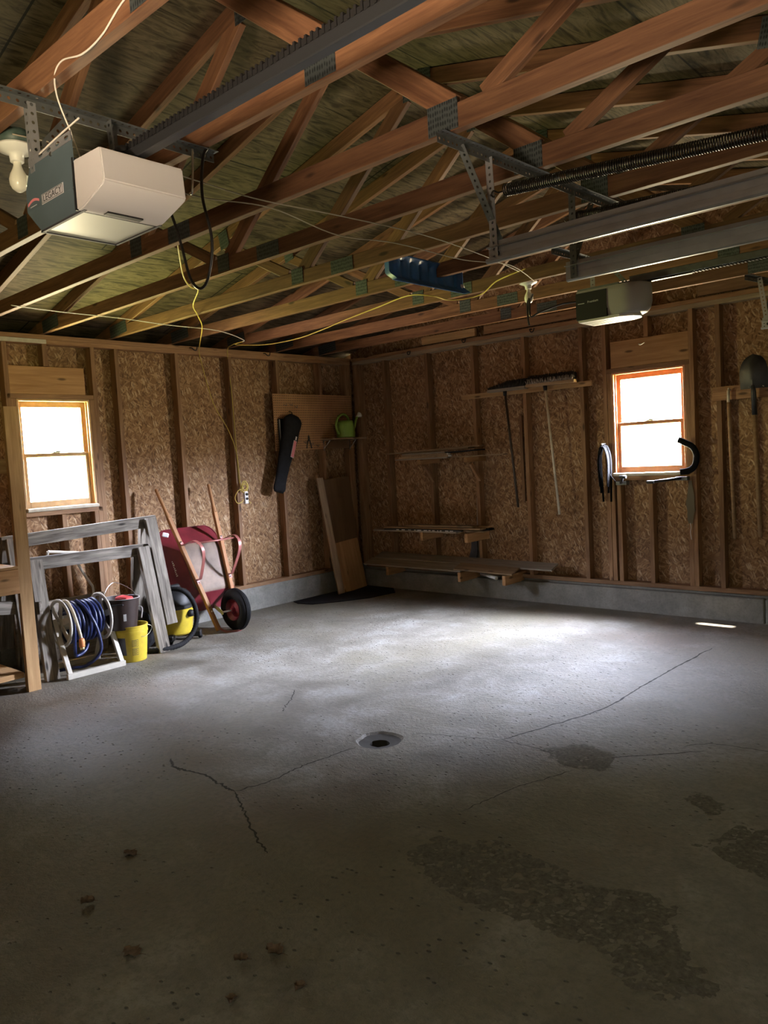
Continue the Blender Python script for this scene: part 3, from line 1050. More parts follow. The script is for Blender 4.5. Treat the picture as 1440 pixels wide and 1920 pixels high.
# pale bottom pan
bm = new()
b_prism(bm, [(3.578, -5.188), (3.886, -5.188), (3.886, -4.905), (3.578, -4.905)], 2.355, 2.362)
b_prism(bm, [(3.515, -5.20), (3.52, -5.20), (3.52, -4.905), (3.515, -4.905)], 2.43, 2.56)
obj('bottom_pan', bm, M['pale_lens'], op)
bm = new()
for a, b in (((3.575, -5.190, 2.350), (3.888, -5.180, 2.357)), ((3.575, -4.912, 2.350), (3.888, -4.903, 2.357)), ((3.575, -5.19, 2.350), (3.583, -4.903, 2.357))):
    b_box(bm, a, b)
obj('pan_rim', bm, M['darkprint'], op)
# white light cover at the door end, bevelled at its lower edge
bm = new()
sec = [(3.866, 2.352), (3.905, 2.352), (4.040, 2.392), (4.050, 2.402), (4.040, 2.500), (4.030, 2.506), (3.866, 2.512)]
b_prism(bm, sec, 4.905, 5.203, AX_XZ)
bmesh.ops.recalc_face_normals(bm, faces=bm.faces)
bmesh.ops.bevel(bm, geom=bm.edges[:], offset=0.004, segments=2, affect='EDGES')
lc = smooth(obj('light_cover', bm, M['white_plastic'], op), 30)
bm = new()
b_box(bm, (3.885, -5.12, 2.3485), (3.912, -4.99, 2.3545), Matrix.Translation((0, 0, 0.0)))
obj('cover_latch', bm, M['black'], lc)
bm = new()
b_box(bm, (3.860, -5.206, 2.352), (3.8675, -4.904, 2.52))
obj('cover_gasket', bm, M['black'], op)
# badge
PM = Matrix(((1, 0, 0, 0), (0, 0, -1, 0), (0, 1, 0, 0), (0, 0, 0, 1)))      # text plane facing -y
badge = box('name_plate', (3.632, -5.2065, 2.428), (3.792, -5.2042, 2.462), M['plate'], op, 0.0008)
text_mesh('lettering', 'LEGACY', 0.030, M['darkprint'], badge, Matrix.Translation((3.712, -5.2070, 2.4440)) @ PM @ Matrix.Diagonal((1.22, 1, 1, 1)), 0.0003)
bm = new()
for z in (2.4305, 2.4580):
    b_box(bm, (3.637, -5.2072, z), (3.787, -5.2064, z + 0.0013))
for x in (3.637, 3.786):
    b_box(bm, (x, -5.2072, 2.4305), (x + 0.0013, -5.2064, 2.459))
obj('plate_border', bm, M['darkprint'], badge)
bm = new()
arc = [(3.524 + 0.085 * k / 12, 2.444 + 0.0135 * math.sin(PI * (0.08 + 0.84 * k / 12))) for k in range(13)]
up = [(x, z + 0.0085) for x, z in arc]
b_prism(bm, arc + list(reversed(up)), 5.2040, 5.2052, AX_XZ)
bmesh.ops.recalc_face_normals(bm, faces=bm.faces)
obj('red_logo', bm, M['pink'], op)
box('logo_line', (3.540, -5.2052, 2.4395), (3.590, -5.2042, 2.4422), M['plate'], op)
# rail with the chain lying on top
YR = -5.045
rail = box('rail', (3.90, YR - 0.018, 2.514), (7.40, YR + 0.018, 2.549), M['railmetal'], op, 0.003)
bm = new()
n = 150
for k in range(n):
    x = 3.94 + 3.3 * k / n
    for s in (-1, 1):
        b_box(bm, (x - 0.011, YR + s * 0.008 - 0.002, 2.551), (x + 0.011, YR + s * 0.008 + 0.002, 2.572 - (k % 2) * 0.004))
    b_box(bm, (x + 0.005, YR - 0.013, 2.553), (x + 0.013, YR + 0.013, 2.576))
obj('chain', bm, M['black'], rail)
bm = new()
b_lathe(bm, [(0.0, 0), (0.03, 0), (0.034, 0.004), (0.034, 0.018), (0.03, 0.022), (0, 0.022)], 20, Matrix.Translation((3.92, YR, 2.549)))
obj('sprocket_cover', bm, M['black'], op)
o = cable('antenna_wire', [(3.655, -5.212, 2.590), (3.79, -5.210, 2.606), (3.93, -5.205, 2.622)], 0.003, M['cord_white'], op)
box('hanging_bolt', (3.72, -5.209, 2.565), (3.732, -5.204, 2.577), M['steel'], op)
box('rail_spacer', (3.80, YR - 0.03, 2.506), (3.90, YR + 0.03, 2.560), M['black'], op, 0.003)
K_OP = 0.875           # the unit is a compact one: set its true size and hang it in place
op.matrix_basis = Matrix.Translation((4.026, -5.229, 2.2525)) @ Matrix.Diagonal((K_OP, K_OP, K_OP, 1))
tag(cable('power_cable', [(3.955, -4.73, 2.645), (3.945, -4.75, 2.60), (3.94, -4.76, 2.47), (3.965, -4.75, 2.31), (3.93, -4.75, 2.19), (3.875, -4.75, 2.155), (3.83, -4.76, 2.20), (3.80, -4.77, 2.33), (3.775, -4.79, 2.45), (3.76, -4.85, 2.55), (3.74, -4.92, 2.57)], 0.0055, M['cord_black'], sub=10, n=8),
    'black power cord hanging in a loop beside the grey opener', 'power cord')
tag(cable('bell_wire', [(5.3, -5.362, 2.70), (4.95, -5.362, 2.70), (4.79, -5.361, 2.668), (4.66, -5.361, 2.69), (4.50, -5.361, 2.685), (4.38, -5.362, 2.645), (4.27, -5.362, 2.638), (4.15, -5.36, 2.665), (4.09, -5.355, 2.645), (4.05, -5.33, 2.60), (4.05, -5.30, 2.52), (4.06, -5.28, 2.44), (4.06, -5.26, 2.40)], 0.0026, M['cord_white']),
    'thin white wire stapled along the nearest orange truss', 'wire')
bm = new()
b_tube(bm, spline([(3.955, -4.80, 2.62), (3.95, -4.80, 2.56), (3.945, -4.805, 2.48), (3.93, -4.80, 2.47)], 6), 0.004, 6)
tag(obj('wire_hook', bm, M['steel']), 'bent steel wire hook hanging off the hanger frame of the grey opener', 'hook')

# ------------------------------------------------------------------ bulbs
def bulb(loc, label, side=1):
    t = thing('bulb_holder', label, 'light fixture', loc, 'bare bulb fixtures')
    T = Matrix.Translation(loc)
    bm = new()
    b_lathe(bm, [(0, 0.0), (0.052, 0.0), (0.052, -0.045), (0, -0.045)], 8, T)
    obj('junction_box', bm, M['boxgreen'], t)
    bm = new()
    b_lathe(bm, [(0, -0.046), (0.060, -0.046), (0.064, -0.052), (0.060, -0.060), (0.035, -0.070), (0.024, -0.078), (0.022, -0.098), (0.019, -0.100), (0.0, -0.100)], 28, T)
    smooth(obj('socket', bm, M['porcelain'], t), 50)
    bm = new()
    b_lathe(bm, [(0.013, -0.100), (0.0135, -0.112), (0.018, -0.124), (0.026, -0.140), (0.0305, -0.158), (0.029, -0.174), (0.022, -0.188), (0.011, -0.196), (0.0, -0.198)], 24, T)
    smooth(obj('bulb', bm, M['bulbglass'], t), 80)
    return t
bulb((3.60, -5.265, 2.665), 'unlit bare bulb in a white holder close behind the grey opener')
b2 = bulb((3.42, -1.695, 2.70), 'unlit bare bulb in a white holder hanging beyond the blue tray')
# ------------------------------------------------------------------ door tracks, springs, second opener
def track(name, label, y, x0, x1, z0, open_dir):
    t = thing(name, label, 'door track', (x0, y, z0), 'horizontal garage door tracks')
    d = open_dir
    o = [(0, 0.052), (0, 0), (0.006 * d, -0.006), (0.020 * d, -0.007), (0.027 * d, 0.0), (0.027 * d, 0.010)]
    top = [(0, 0.052), (0.008 * d, 0.058), (0.016 * d, 0.058), (0.019 * d, 0.052)]
    bm = new()
    line = list(reversed(top[1:])) + o
    th = 0.0018
    prev = None
    for x in (x0, x1):
        cur = [bm.verts.new((x, y + a, z0 + b)) for a, b in line]
        if prev:
            for k in range(len(line) - 1):
                bm.faces.new((prev[k], cur[k], cur[k + 1], prev[k + 1]))
        prev = cur
    solid(bm, 0.0018)
    bmesh.ops.recalc_face_normals(bm, faces=bm.faces)
    obj('track_channel', bm, M['galv'], t)
    # stiffening angle riveted above
    bm = new()
    b_box(bm, (x0 + 0.004, y - 0.001 - 0.022 * d, z0 + 0.056), (x1, y + 0.001, z0 + 0.0585))
    b_box(bm, (x0 + 0.004, y - 0.003, z0 + 0.03), (x1, y - 0.001, z0 + 0.078))
    obj('stiffening_angle', bm, M['galv'], t)
    bm = new()
    for k, (dx, dz) in enumerate(((0.018, 0.036), (0.018, 0.016))):
        b_lathe(bm, [(0, 0), (0.004, 0), (0.004, 0.001), (0, 0.001)], 10, Matrix.Translation((x0 + dx, y + d * 0.0024, z0 + dz)) @ Matrix.Rotation(PI / 2 * d * -1, 4, 'X'))
    b_lathe(bm, [(0, 0), (0.010, 0), (0.009, 0.006), (0, 0.007)], 8, Matrix.Translation((x0 + 0.042, y + d * 0.002, z0 + 0.03)) @ Matrix.Rotation(-PI / 2 * d * 1, 4, 'X'))
    obj('track_bolt', bm, M['black'], t)
    return t
TZ = 2.235
track('door_track', 'bare metal garage door track, upper one, its open side facing us', -3.86, 4.555, 6.95, TZ, -1)
track('door_track', 'bare metal garage door track just below the other, its plain back facing us', -3.25, 4.555, 6.95, TZ + 0.012, 1)
track('door_track', 'short end of metal door track hanging beside the wall near the shovel', -0.40, 4.560, 6.95, TZ + 0.03, -1)

t = thing('slotted_hanger', 'long slotted steel hanger frame holding the ends of two door tracks', 'hanger bracket', (4.58, -3.5, 2.64))
angle_iron('crossbar', (4.585, -4.20, 2.6385), (4.625, -2.84, 2.6385), (0, 0, -1), (1, 0, 0), M['darksteel'], t, 0.034)
angle_iron('strut', (4.573, -3.885, 2.625), (4.573, -3.872, 2.24), (0, 1, 0), (1, 0, 0), M['galv'], t, 0.032)
angle_iron('strut', (4.568, -4.06, 2.630), (4.568, -3.80, 2.29), (0, 0.8, 0.6), (1, 0, 0), M['darksteel'], t, 0.032)
angle_iron('strut', (4.585, -3.255, 2.622), (4.585, -3.262, 2.25), (0, 1, 0), (1, 0, 0), M['darksteel'], t, 0.032)
angle_iron('strut', (4.578, -3.05, 2.622), (4.578, -3.235, 2.33), (0, 0.8, -0.6), (1, 0, 0), M['darksteel'], t, 0.03)
t = thing('slotted_hanger', 'slotted steel hanger frame by the wall holding the short track end', 'hanger bracket', (4.57, -0.4, 2.64))
angle_iron('crossbar', (4.50, -0.56, 2.6385), (4.60, 0.02, 2.6385), (0, 0, -1), (1, 0, 0), M['darksteel'], t, 0.034)
angle_iron('strut', (4.535, -0.405, 2.63), (4.585, -0.405, 2.27), (0, 1, 0), (1, 0, 0), M['galv'], t, 0.034)
angle_iron('strut', (4.57, -0.20, 2.63), (4.59, -0.39, 2.42), (0, 1, 0), (1, 0, 0), M['darksteel'], t, 0.03)
t = thing('slotted_hanger', 'small slotted steel hanger frame holding up the dark and silver opener', 'hanger bracket', (4.05, -1.9, 2.64))
angle_iron('crossbar', (4.02, -2.42, 2.6385), (4.05, -1.70, 2.6385), (0, 0, -1), (1, 0, 0), M['darksteel'], t, 0.034)
angle_iron('strut', (4.03, -1.98, 2.63), (4.03, -1.975, 2.44), (0, 1, 0), (1, 0, 0), M['galv'], t, 0.03)
angle_iron('strut', (4.045, -1.80, 2.63), (4.20, -1.79, 2.44), (0, 1, 0), (1, 0, 0), M['darksteel'], t, 0.026)

def spring(label, p0, p1, R=0.021, pitch=0.0085):
    t = thing('extension_spring', label, 'spring', p0, 'garage door extension springs')
    p0, p1 = V(p0), V(p1)
    L = (p1 - p0).length
    F = frame(p0, p1)
    F.translation = p0
    turns = int(L / pitch)
    pts = []
    for k in range(turns * 9 + 1):
        a = 2 * PI * k / 9
        pts.append(F @ V((L * k / (turns * 9), R * math.cos(a), R * math.sin(a))))
    bm = new()
    b_tube(bm, pts, 0.0029, 5)
    obj('coil', bm, M['spring'], t)
    bm = new()
    b_tube(bm, spline([p0, p0 + V((-0.03, 0.0, 0.0)), p0 + V((-0.05, 0, 0.012)), p0 + V((-0.062, 0, 0)), p0 + V((-0.05, 0, -0.012)), p0 + V((-0.04, 0, -0.004))], 6), 0.003, 6)
    obj('end_hook', bm, M['spring'], t)
    return t
spring('stretched coil spring running above the upper door track', (4.665, -3.90, 2.478), (6.6, -3.90, 2.32))
spring('coil spring partly hidden behind the upper door track', (4.60, -3.21, 2.525), (6.6, -3.21, 2.42))

op2 = thing('garage_door_opener', 'dark and silver garage door opener near the far window, rounded at one end', 'garage door opener', (4.1, -1.9, 2.26))
y0, y1 = -2.00, -1.78
# silver body: rounded at the door end
pts = [(3.945, y0), (4.24, y0)]
for k in range(1, 12):
    a = -PI / 2 + PI * k / 12
    pts.append((4.24 + 0.135 * math.cos(a), (y0 + y1) / 2 + (y1 - y0) / 2 * math.sin(a)))
pts += [(4.24, y1), (3.945, y1)]
bm = new()
rings = []
for z, s in ((2.275, 0.80), (2.284, 0.90), (2.305, 0.965), (2.34, 1.0), (2.42, 1.0), (2.448, 0.985), (2.452, 0.95)):
    rings.append([bm.verts.new((4.1 + (x - 4.1) * (s if x > 4.2 else 1), (y0 + y1) / 2 + (y - (y0 + y1) / 2) * (0.5 + 0.5 * s), z)) for x, y in pts])
for a, b in zip(rings, rings[1:]):
    for k in range(len(pts)):
        bm.faces.new((a[k], a[(k + 1) % len(pts)], b[(k + 1) % len(pts)], b[k]))
bm.faces.new(list(reversed(rings[0]))); bm.faces.new(rings[-1])
bmesh.ops.recalc_face_normals(bm, faces=bm.faces)
smooth(obj('motor_housing', bm, M['grey_plastic'], op2), 45)
bm = new()
b_prism(bm, [(3.938, y0 - 0.004), (4.148, y0 - 0.004), (4.150, y0 + 0.02), (4.148, y1 - 0.01), (3.938, y1 - 0.01)], 2.272, 2.442)
bmesh.ops.bevel(bm, geom=bm.edges[:], offset=0.005, segments=2, affect='EDGES')
cov = obj('end_cover', bm, M['black'], op2)
text_mesh('lettering', 'Premium', 0.020, M['plate'], cov, Matrix.Translation((4.055, y0 - 0.0046, 2.377)) @ PM @ Matrix.Rotation(0.04, 4, 'Z'), 0.0003)
box('logo_line', (3.955, y0 - 0.0047, 2.3705), (3.998, y0 - 0.0041, 2.3745), M['plate'], cov)
bm = new()
b_prism(bm, [(3.95, y0 + 0.004), (4.22, y0 + 0.004), (4.29, y0 + 0.05), (4.31, (y0 + y1) / 2), (4.29, y1 - 0.05), (4.22, y1 - 0.006), (3.95, y1 - 0.006)], 2.258, 2.276)
for k in range(3):
    b_box(bm, (3.97, y0 + 0.05 + 0.05 * k, 2.2560), (4.2, y0 + 0.058 + 0.05 * k, 2.2582))
bmesh.ops.bevel(bm, geom=[e for e in bm.edges if e.calc_length() > 0.03][:14], offset=0.003, segments=1, affect='EDGES')
obj('light_lens', bm, M['white_plastic'], op2)
bm = new()
b_box(bm, (3.95, y0 + 0.002, 2.448), (4.22, y1 - 0.002, 2.462))
b_box(bm, (4.18, -1.915, 2.44), (4.30, -1.865, 2.475))
obj('chassis', bm, M['darksteel'], op2)
rail = box('rail', (4.25, -1.912, 2.458), (7.02, -1.868, 2.500), M['darksteel'], op2, 0.003)
bm = new()
for k in range(120):
    x = 4.62 + 2.3 * k / 120
    b_box(bm, (x, -1.906, 2.4515), (x + 0.010, -1.874, 2.4575))
b_box(bm, (4.28, -1.904, 2.449), (4.62, -1.876, 2.4565))
obj('drive_belt', bm, M['black'], rail)
tag(cable('power_cable', [(3.93, -1.95, 2.40), (3.84, -2.0, 2.395), (3.72, -2.06, 2.36), (3.66, -2.08, 2.34), (3.655, -2.075, 2.42), (3.635, -2.05, 2.46), (3.615, -2.04, 2.42), (3.62, -2.045, 2.33), (3.63, -2.05, 2.29)], 0.006, M['cord_black'], sub=8),
    'black power cord bundled beside the dark and silver opener', 'power cord')
tag(cable('power_cable', [(3.62, -2.02, 2.37), (3.57, -1.95, 2.44), (3.52, -1.84, 2.50), (3.49, -1.76, 2.545)], [0.007] * 33 if False else 0.0075, M['cord_black'], sub=8),
    'short black cord plugged in at the bare bulb beyond the blue tray', 'power cord')

# blue ribbed plastic tray hung between two trusses
t = thing('storage_tray', 'ribbed blue plastic tray hanging between two roof trusses', 'tray', (3.16, -2.5, 2.58))
ya, yb = -2.905, -2.185
bm = new()
n = 57
prof = []
for i in range(n):
    u = i / (n - 1)
    rib = 0.010 * max(-0.6, min(0.9, 2.2 * math.sin(2 * PI * u * 8)))
    edge = min(u, 1 - u) * 16
    e = 1.0 if edge > 1 else edge
    prof.append((ya + (yb - ya) * u, rib * e))
rows = []
for zz, k, dx in ((2.722, 0.0, 0.035), (2.720, 0.0, 0.022), (2.705, 0.3, 0.012), (2.690, 1.0, 0.0), (2.600, 1.0, 0.0), (2.585, 0.4, 0.012), (2.572, 0.0, 0.030), (2.556, 0.0, 0.052), (2.548, 0.0, 0.056)):
    rows.append([bm.verts.new((3.165 + dx + r * k, y + (0.012 if u_ > 0.5 else -0.012) * 0, zz)) for u_, (y, r) in zip([i / (n - 1) for i in range(n)], prof)])
for a, b in zip(rows, rows[1:]):
    for k in range(n - 1):
        bm.faces.new((a[k], b[k], b[k + 1], a[k + 1]))
for i_ in (0, -1):          # end flanges
    col_ = [r[i_] for r in rows]
    s = -1 if i_ == 0 else 1
    out = [bm.verts.new((v.co.x + 0.045, v.co.y + s * 0.012, v.co.z)) for v in col_]
    for k in range(len(col_) - 1):
        q = (col_[k], col_[k + 1], out[k + 1], out[k])
        bm.faces.new(q if s > 0 else tuple(reversed(q)))
solid(bm, 0.004)
bmesh.ops.recalc_face_normals(bm, faces=bm.faces)
smooth(obj('shell', bm, M['blue_plastic'], t), 35)
bm = new()
b_tube(bm, [(3.20, yb + 0.004, 2.60), (3.20, yb + 0.02, 2.60)], 0.016, 12)
obj('end_cap', bm, M['white_plastic'], t)
bm = new()
for y in (-2.80, -2.40):
    b_tube(bm, [(3.175, y, 2.72), (3.175, y + (0.16 if y < -2.6 else -0.02), 2.735)], 0.0015, 5)
obj('wire', bm, M['darksteel'], t)

# wires and cords strung under the trusses
tag(cable('bell_wire', [(1.02, -4.23, 2.634), (1.00, -3.88, 2.628), (0.96, -3.40, 2.634), (0.93, -3.0, 2.626), (0.88, -2.55, 2.634), (0.80, -2.30, 2.630), (0.74, -2.10, 2.600), (0.60, -2.0, 2.612)], 0.003, M['cord_white']),
    'white wire crossing below the trusses above the window wall', 'wire')
tag(cable('bell_wire', [(3.66, -5.30, 2.632), (3.72, -4.90, 2.625), (3.68, -4.57, 2.630), (3.68, -4.27, 2.622), (3.72, -3.81, 2.628), (3.78, -3.28, 2.618), (3.71, -2.65, 2.625), (3.60, -2.1, 2.632)], 0.0028, M['cord_grey']),
    'upper of two thin grey wires sagging across the truss bottoms', 'wire')
tag(cable('bell_wire', [(3.56, -4.80, 2.632), (3.58, -4.52, 2.61), (3.60, -4.15, 2.632), (3.56, -3.7, 2.60), (3.60, -3.3, 2.615), (3.63, -2.75, 2.605), (3.66, -2.3, 2.632), (3.50, -1.74, 2.633)], 0.0028, M['cord_grey']),
    'lower of two thin grey wires sagging across the truss bottoms', 'wire')
tag(cable('extension_lead', [(0.60, -2.0, 2.612), (0.49, -1.99, 2.600), (0.75, -1.85, 2.575), (1.11, -1.78, 2.585), (1.45, -1.80, 2.61), (1.78, -1.86, 2.632), (2.30, -2.02, 2.634), (2.70, -2.14, 2.634), (2.90, -2.12, 2.60), (2.93, -1.95, 2.585), (3.11, -1.84, 2.60), (3.35, -1.98, 2.634), (3.66, -2.12, 2.635)], 0.0042, M['cord_yellow']),
    'yellow extension cord drooping below the far trusses', 'extension cord')
tag(cable('extension_lead', [(2.78, -4.10, 2.74), (2.62, -3.98, 2.66), (2.31, -3.75, 2.632), (2.10, -3.56, 2.633), (1.95, -3.40, 2.66), (1.61, -3.21, 2.64), (1.38, -3.02, 2.632), (1.05, -2.75, 2.62), (0.55, -2.42, 2.61), (0.06, -2.10, 2.60), (0.022, -2.06, 2.5), (0.020, -1.95, 2.1), (0.020, -1.80, 1.85), (0.018, -1.715, 1.62), (0.018, -1.70, 1.40), (0.018, -1.69, 1.22)], 0.0042, M['cord_yellow']),
    'yellow cord dropping from the trusses and slanting down the window wall', 'extension cord')
t = thing('extension_lead', 'yellow cord running down a stud to a white block of outlets', 'extension cord', (0.01, -1.70, 1.15))
cable('cord', [(0.60, -2.0, 2.612), (0.30, -1.90, 2.625), (0.01, -1.735, 2.60), (0.008, -1.715, 2.2), (0.007, -1.705, 1.7), (0.008, -1.70, 1.33), (0.03, -1.66, 1.26)], 0.0042, M['cord_yellow'], t)
bm = new()
for k in range(4):
    a = 0.7 * k
    c = V((0.035, -1.665 + 0.012 * (k % 2), 1.285 - 0.012 * k))
    b_tube(bm, [c + V((0.012 * math.cos(a), 0.035 * math.cos(2 * PI * i / 14), 0.045 * math.sin(2 * PI * i / 14))) for i in range(14)], 0.0042, 6, closed=True)
b_tube(bm, spline([(0.03, -1.68, 1.25), (0.035, -1.74, 1.235), (0.03, -1.78, 1.17), (0.03, -1.755, 1.115), (0.03, -1.70, 1.12), (0.03, -1.66, 1.16)], 6), 0.0035, 6)
b_tube(bm, spline([(0.03, -1.66, 1.16), (0.035, -1.62, 1.13), (0.03, -1.585, 1.10)], 5), 0.0035, 6)
obj('coiled_cord', bm, M['cord_yellow'], t)
bm = new()
b_box(bm, (0.012, -1.668, 1.10), (0.048, -1.625, 1.225), Matrix.Translation((0, 0, 0)), 0.005)
ob = obj('outlet_block', bm, M['white'], t)
bm = new()
for z in (1.195, 1.150):
    b_lathe(bm, [(0, 0), (0.015, 0), (0.013, 0.012), (0, 0.012)], 10, Matrix.Translation((0.044, -1.646, z)) @ Matrix.Rotation(PI / 2, 4, 'Y'))
obj('plug', bm, M['black'], ob)
# ------------------------------------------------------------------ along the left (window) wall
# open timber shelf unit at the picture edge
t = thing('wood_shelf_unit', 'open pine shelf unit by the window, its tall corner post showing', 'shelf', (0.5, -5.0, 0))
m = M['new_wood']
def lum(name, lo, hi, g, mm=None, p=None):
    return box(name, lo, hi, mm or m, p or t, 0.002, g)
lum('post', (0.832, -4.279, 0.0), (0.870, -4.190 - 0.0, 1.98), 'z')
lum('post', (0.100, -4.279, 0.0), (0.138, -4.190, 1.80), 'z')
lum('post', (0.832, -5.80, 0.0), (0.870, -5.71, 1.98), 'z')
lum('post', (0.100, -5.80, 0.0), (0.138, -5.71, 1.80), 'z')
lum('rail', (0.794, -5.80, 1.525), (0.8315, -4.20, 1.625), 'y')
lum('rail', (0.140, -4.268, 1.527), (0.8315, -4.230, 1.62), 'x')
lum('rail', (0.8705, -5.80, 0.70), (0.890, -4.285, 0.868), 'y', M['header'])
lum('shelf_board', (0.150, -5.80, 0.870), (0.885, -4.2815, 0.888), 'y')
lum('rail', (0.140, -4.228, 0.755), (0.8315, -4.1905, 0.85), 'x', M['header'])
lum('shelf_board', (0.140, -5.80, 0.10), (0.825, -4.2815, 0.138), 'y')
lum('foot_block', (0.70, -4.230, 0.0), (0.8315, -4.192, 0.098), 'x')

# two weathered sawhorses, one nested on the other
def sawhorse(label, y0, y1, xc, zt0, zt1, drop, feet):
    t = thing('sawhorse', label, 'sawhorse', (xc, (y0 + y1) / 2, drop), 'weathered sawhorses')
    beam('crossbeam', (xc, y0, zt0 - 0.048), (xc, y1, zt1 - 0.048), 0.045, 0.095, M['weathered'], t)
    for ye, zt, s in ((y0 + 0.07, zt0, -1), (y1 - 0.07, zt1, 1)):
        for sx in (1, -1):
            top = V((xc + sx * 0.038, ye, zt - 0.02))
            ft = V((xc + sx * 0.215, ye + s * 0.02 + feet, drop))
            d = (top - ft).normalized()
            beam('leg', ft, top, 0.045, 0.10, M['weathered'], t, up=(0, 1, 0))
        bm = new()
    beam('leg_cleat', (xc - 0.13, y0 + 0.03, zt0 - 0.36), (xc + 0.17, y0 + 0.03, zt0 - 0.36), 0.024, 0.09, M['weathered'], t)
    return t
sawhorse('grey weathered sawhorse standing on the floor behind the hose reel', -4.09, -3.06, 0.50, 0.895, 0.885, 0.0, 0.0)
sawhorse('grey weathered sawhorse stacked on top of the other one', -4.22, -2.955, 0.465, 1.068, 1.112, 0.21, 0.0)
tag(beam('timber_stub', (0.56, -4.33, 0.575), (0.56, -4.135, 0.545), 0.09, 0.09, M['weathered']), 'stub of whitish weathered timber poking out behind the pine post', 'timber')

# bent tube handle leaning behind the sawhorses
bm = new()
b_tube(bm, spline([(0.10, -3.90, 0.30), (0.18, -3.87, 0.60), (0.25, -3.82, 0.78), (0.28, -3.80, 0.90)], 8), 0.011, 8)
b_tube(bm, spline([(0.28, -3.55, 0.86), (0.25, -3.55, 0.77), (0.25, -3.47, 0.61), (0.25, -3.44, 0.55), (0.22, -3.43, 0.40), (0.12, -3.42, 0.20)], 8), 0.011, 8)
b_tube(bm, [(0.10, -3.90, 0.30), (0.12, -3.42, 0.20)], 0.009, 8)
b_tube(bm, [(0.28, -3.80, 0.90), (0.28, -3.55, 0.86)], 0.011, 8)
b_tube(bm, [(0.10, -3.90, 0.30), (0.10, -3.90, 0.0)], 0.011, 8)
b_tube(bm, [(0.12, -3.42, 0.20), (0.12, -3.42, 0.0)], 0.011, 8)
tag(smooth(obj('tube_handle', bm, M['reel'])), 'pale bent-tube push handle leaning behind the sawhorses', 'handle')
tag(box('timber_offcut', (0.12, -4.05, 0.0), (0.16, -3.30, 0.49), M['greyplank'], None, 0.003, 'y'), 'dark grey board standing on edge behind the hose reel', 'board')

# hose reel
t = thing('hose_reel', 'beige plastic garden hose reel on an A-frame', 'hose reel', (0.62, -3.76, 0))
AXZ = 0.385
yl, yr = -3.905, -3.585
def disc(y, xc=0.62):
    bm = new()
    T = Matrix.Translation((xc, y, AXZ)) @ Matrix.Rotation(PI / 2, 4, 'X')
    ring = [(0.178, -0.010), (0.185, -0.004), (0.185, 0.004), (0.178, 0.010), (0.160, 0.008), (0.158, 0.0), (0.160, -0.008), (0.178, -0.010)]
    b_lathe(bm, ring, 40, T)
    b_lathe(bm, [(0.0, -0.012), (0.045, -0.012), (0.045, 0.012), (0.0, 0.012)], 20, T)
    for k in range(6):
        a = 2 * PI * k / 6 + 0.3
        R = T @ Matrix.Rotation(a, 4, 'Z')
        b_box(bm, (0.04, -0.022, -0.004), (0.165, 0.022, 0.004), R)
    return smooth(obj('reel_disc', bm, M['reel'], t), 35)
disc(yl); disc(yr)
bm = new()
b_tube(bm, [(0.62, yl - 0.05, AXZ), (0.62, yr + 0.05, AXZ)], 0.016, 10)
b_tube(bm, [(0.62, yl, AXZ), (0.62, yr, AXZ)], 0.055, 16)
obj('axle', bm, M['reel'], t)
for y in (yl - 0.045, yr + 0.045):
    beam('frame_leg', (0.815, y, 0.02), (0.615, y, AXZ + 0.035), 0.026, 0.034, M['reel'], t, up=(0, 1, 0))
    beam('frame_leg', (0.415, y, 0.02), (0.60, y, AXZ + 0.020), 0.0262, 0.034, M['reel'], t, up=(0, 1, 0))
for x in (0.812, 0.418):
    beam('base_bar', (x, yl - 0.07, 0.022), (x, yr + 0.07, 0.022), 0.03, 0.042, M['reel'], t)
bm = new()
b_box(bm, (0.60, yl - 0.075, AXZ - 0.015), (0.64, yl - 0.062, AXZ + 0.12), None, 0.004)
b_tube(bm, [(0.62, yl - 0.07, AXZ + 0.10), (0.62, yl - 0.15, AXZ + 0.10)], 0.014, 10)
obj('crank', bm, M['black'], t)
# hose wound on it
t = thing('garden_hose', 'dark blue garden hose wound on the beige reel, tan end hanging', 'garden hose', (0.62, -3.75, 0.385))
rng = random.Random(3)
bm = new()
pts = []
for layer, (rad, turns) in enumerate(((0.075, 9), (0.098, 9), (0.122, 9), (0.143, 7))):
    steps = turns * 16
    for i in range(steps):
        u = i / steps
        uu = u if layer % 2 == 0 else 1 - u
        y = yl + 0.045 + uu * (yr - yl - 0.09) + 0.006 * math.sin(i * 0.7 + layer)
        a = 2 * PI * i / 16
        r = rad + 0.008 * mnoise.noise(V((i * 0.09, layer * 5.0, 1)))
        sag = 0.012 * max(0, -math.sin(a)) * (layer > 1)
        pts.append(V((0.62 + r * math.cos(a), y, AXZ + r * math.sin(a) - sag)))
b_tube(bm, pts, 0.0125, 7)
hz = smooth(obj('wound_hose', bm, M['hose_blue'], t), 80)
bm = new()
b_tube(bm, spline([(0.66, -3.79, 0.545), (0.745, -3.765, 0.49), (0.80, -3.73, 0.38), (0.815, -3.705, 0.27), (0.815, -3.70, 0.17), (0.79, -3.74, 0.10), (0.74, -3.80, 0.055), (0.70, -3.87, 0.05), (0.60, -3.93, 0.03)], 10), 0.0125, 8)
b_tube(bm, spline([(0.64, -3.86, 0.545), (0.73, -3.86, 0.46), (0.765, -3.87, 0.33), (0.73, -3.86, 0.2), (0.68, -3.83, 0.13), (0.66, -3.75, 0.15), (0.62, -3.70, 0.20)], 10), 0.0125, 8)
smooth(obj('loose_loop', bm, M['hose_blue'], t), 80)
bm = new()
b_tube(bm, spline([(0.60, -3.86, 0.545), (0.68, -3.865, 0.545), (0.755, -3.862, 0.47), (0.80, -3.855, 0.36), (0.815, -3.848, 0.285)], 10), 0.0125, 8)
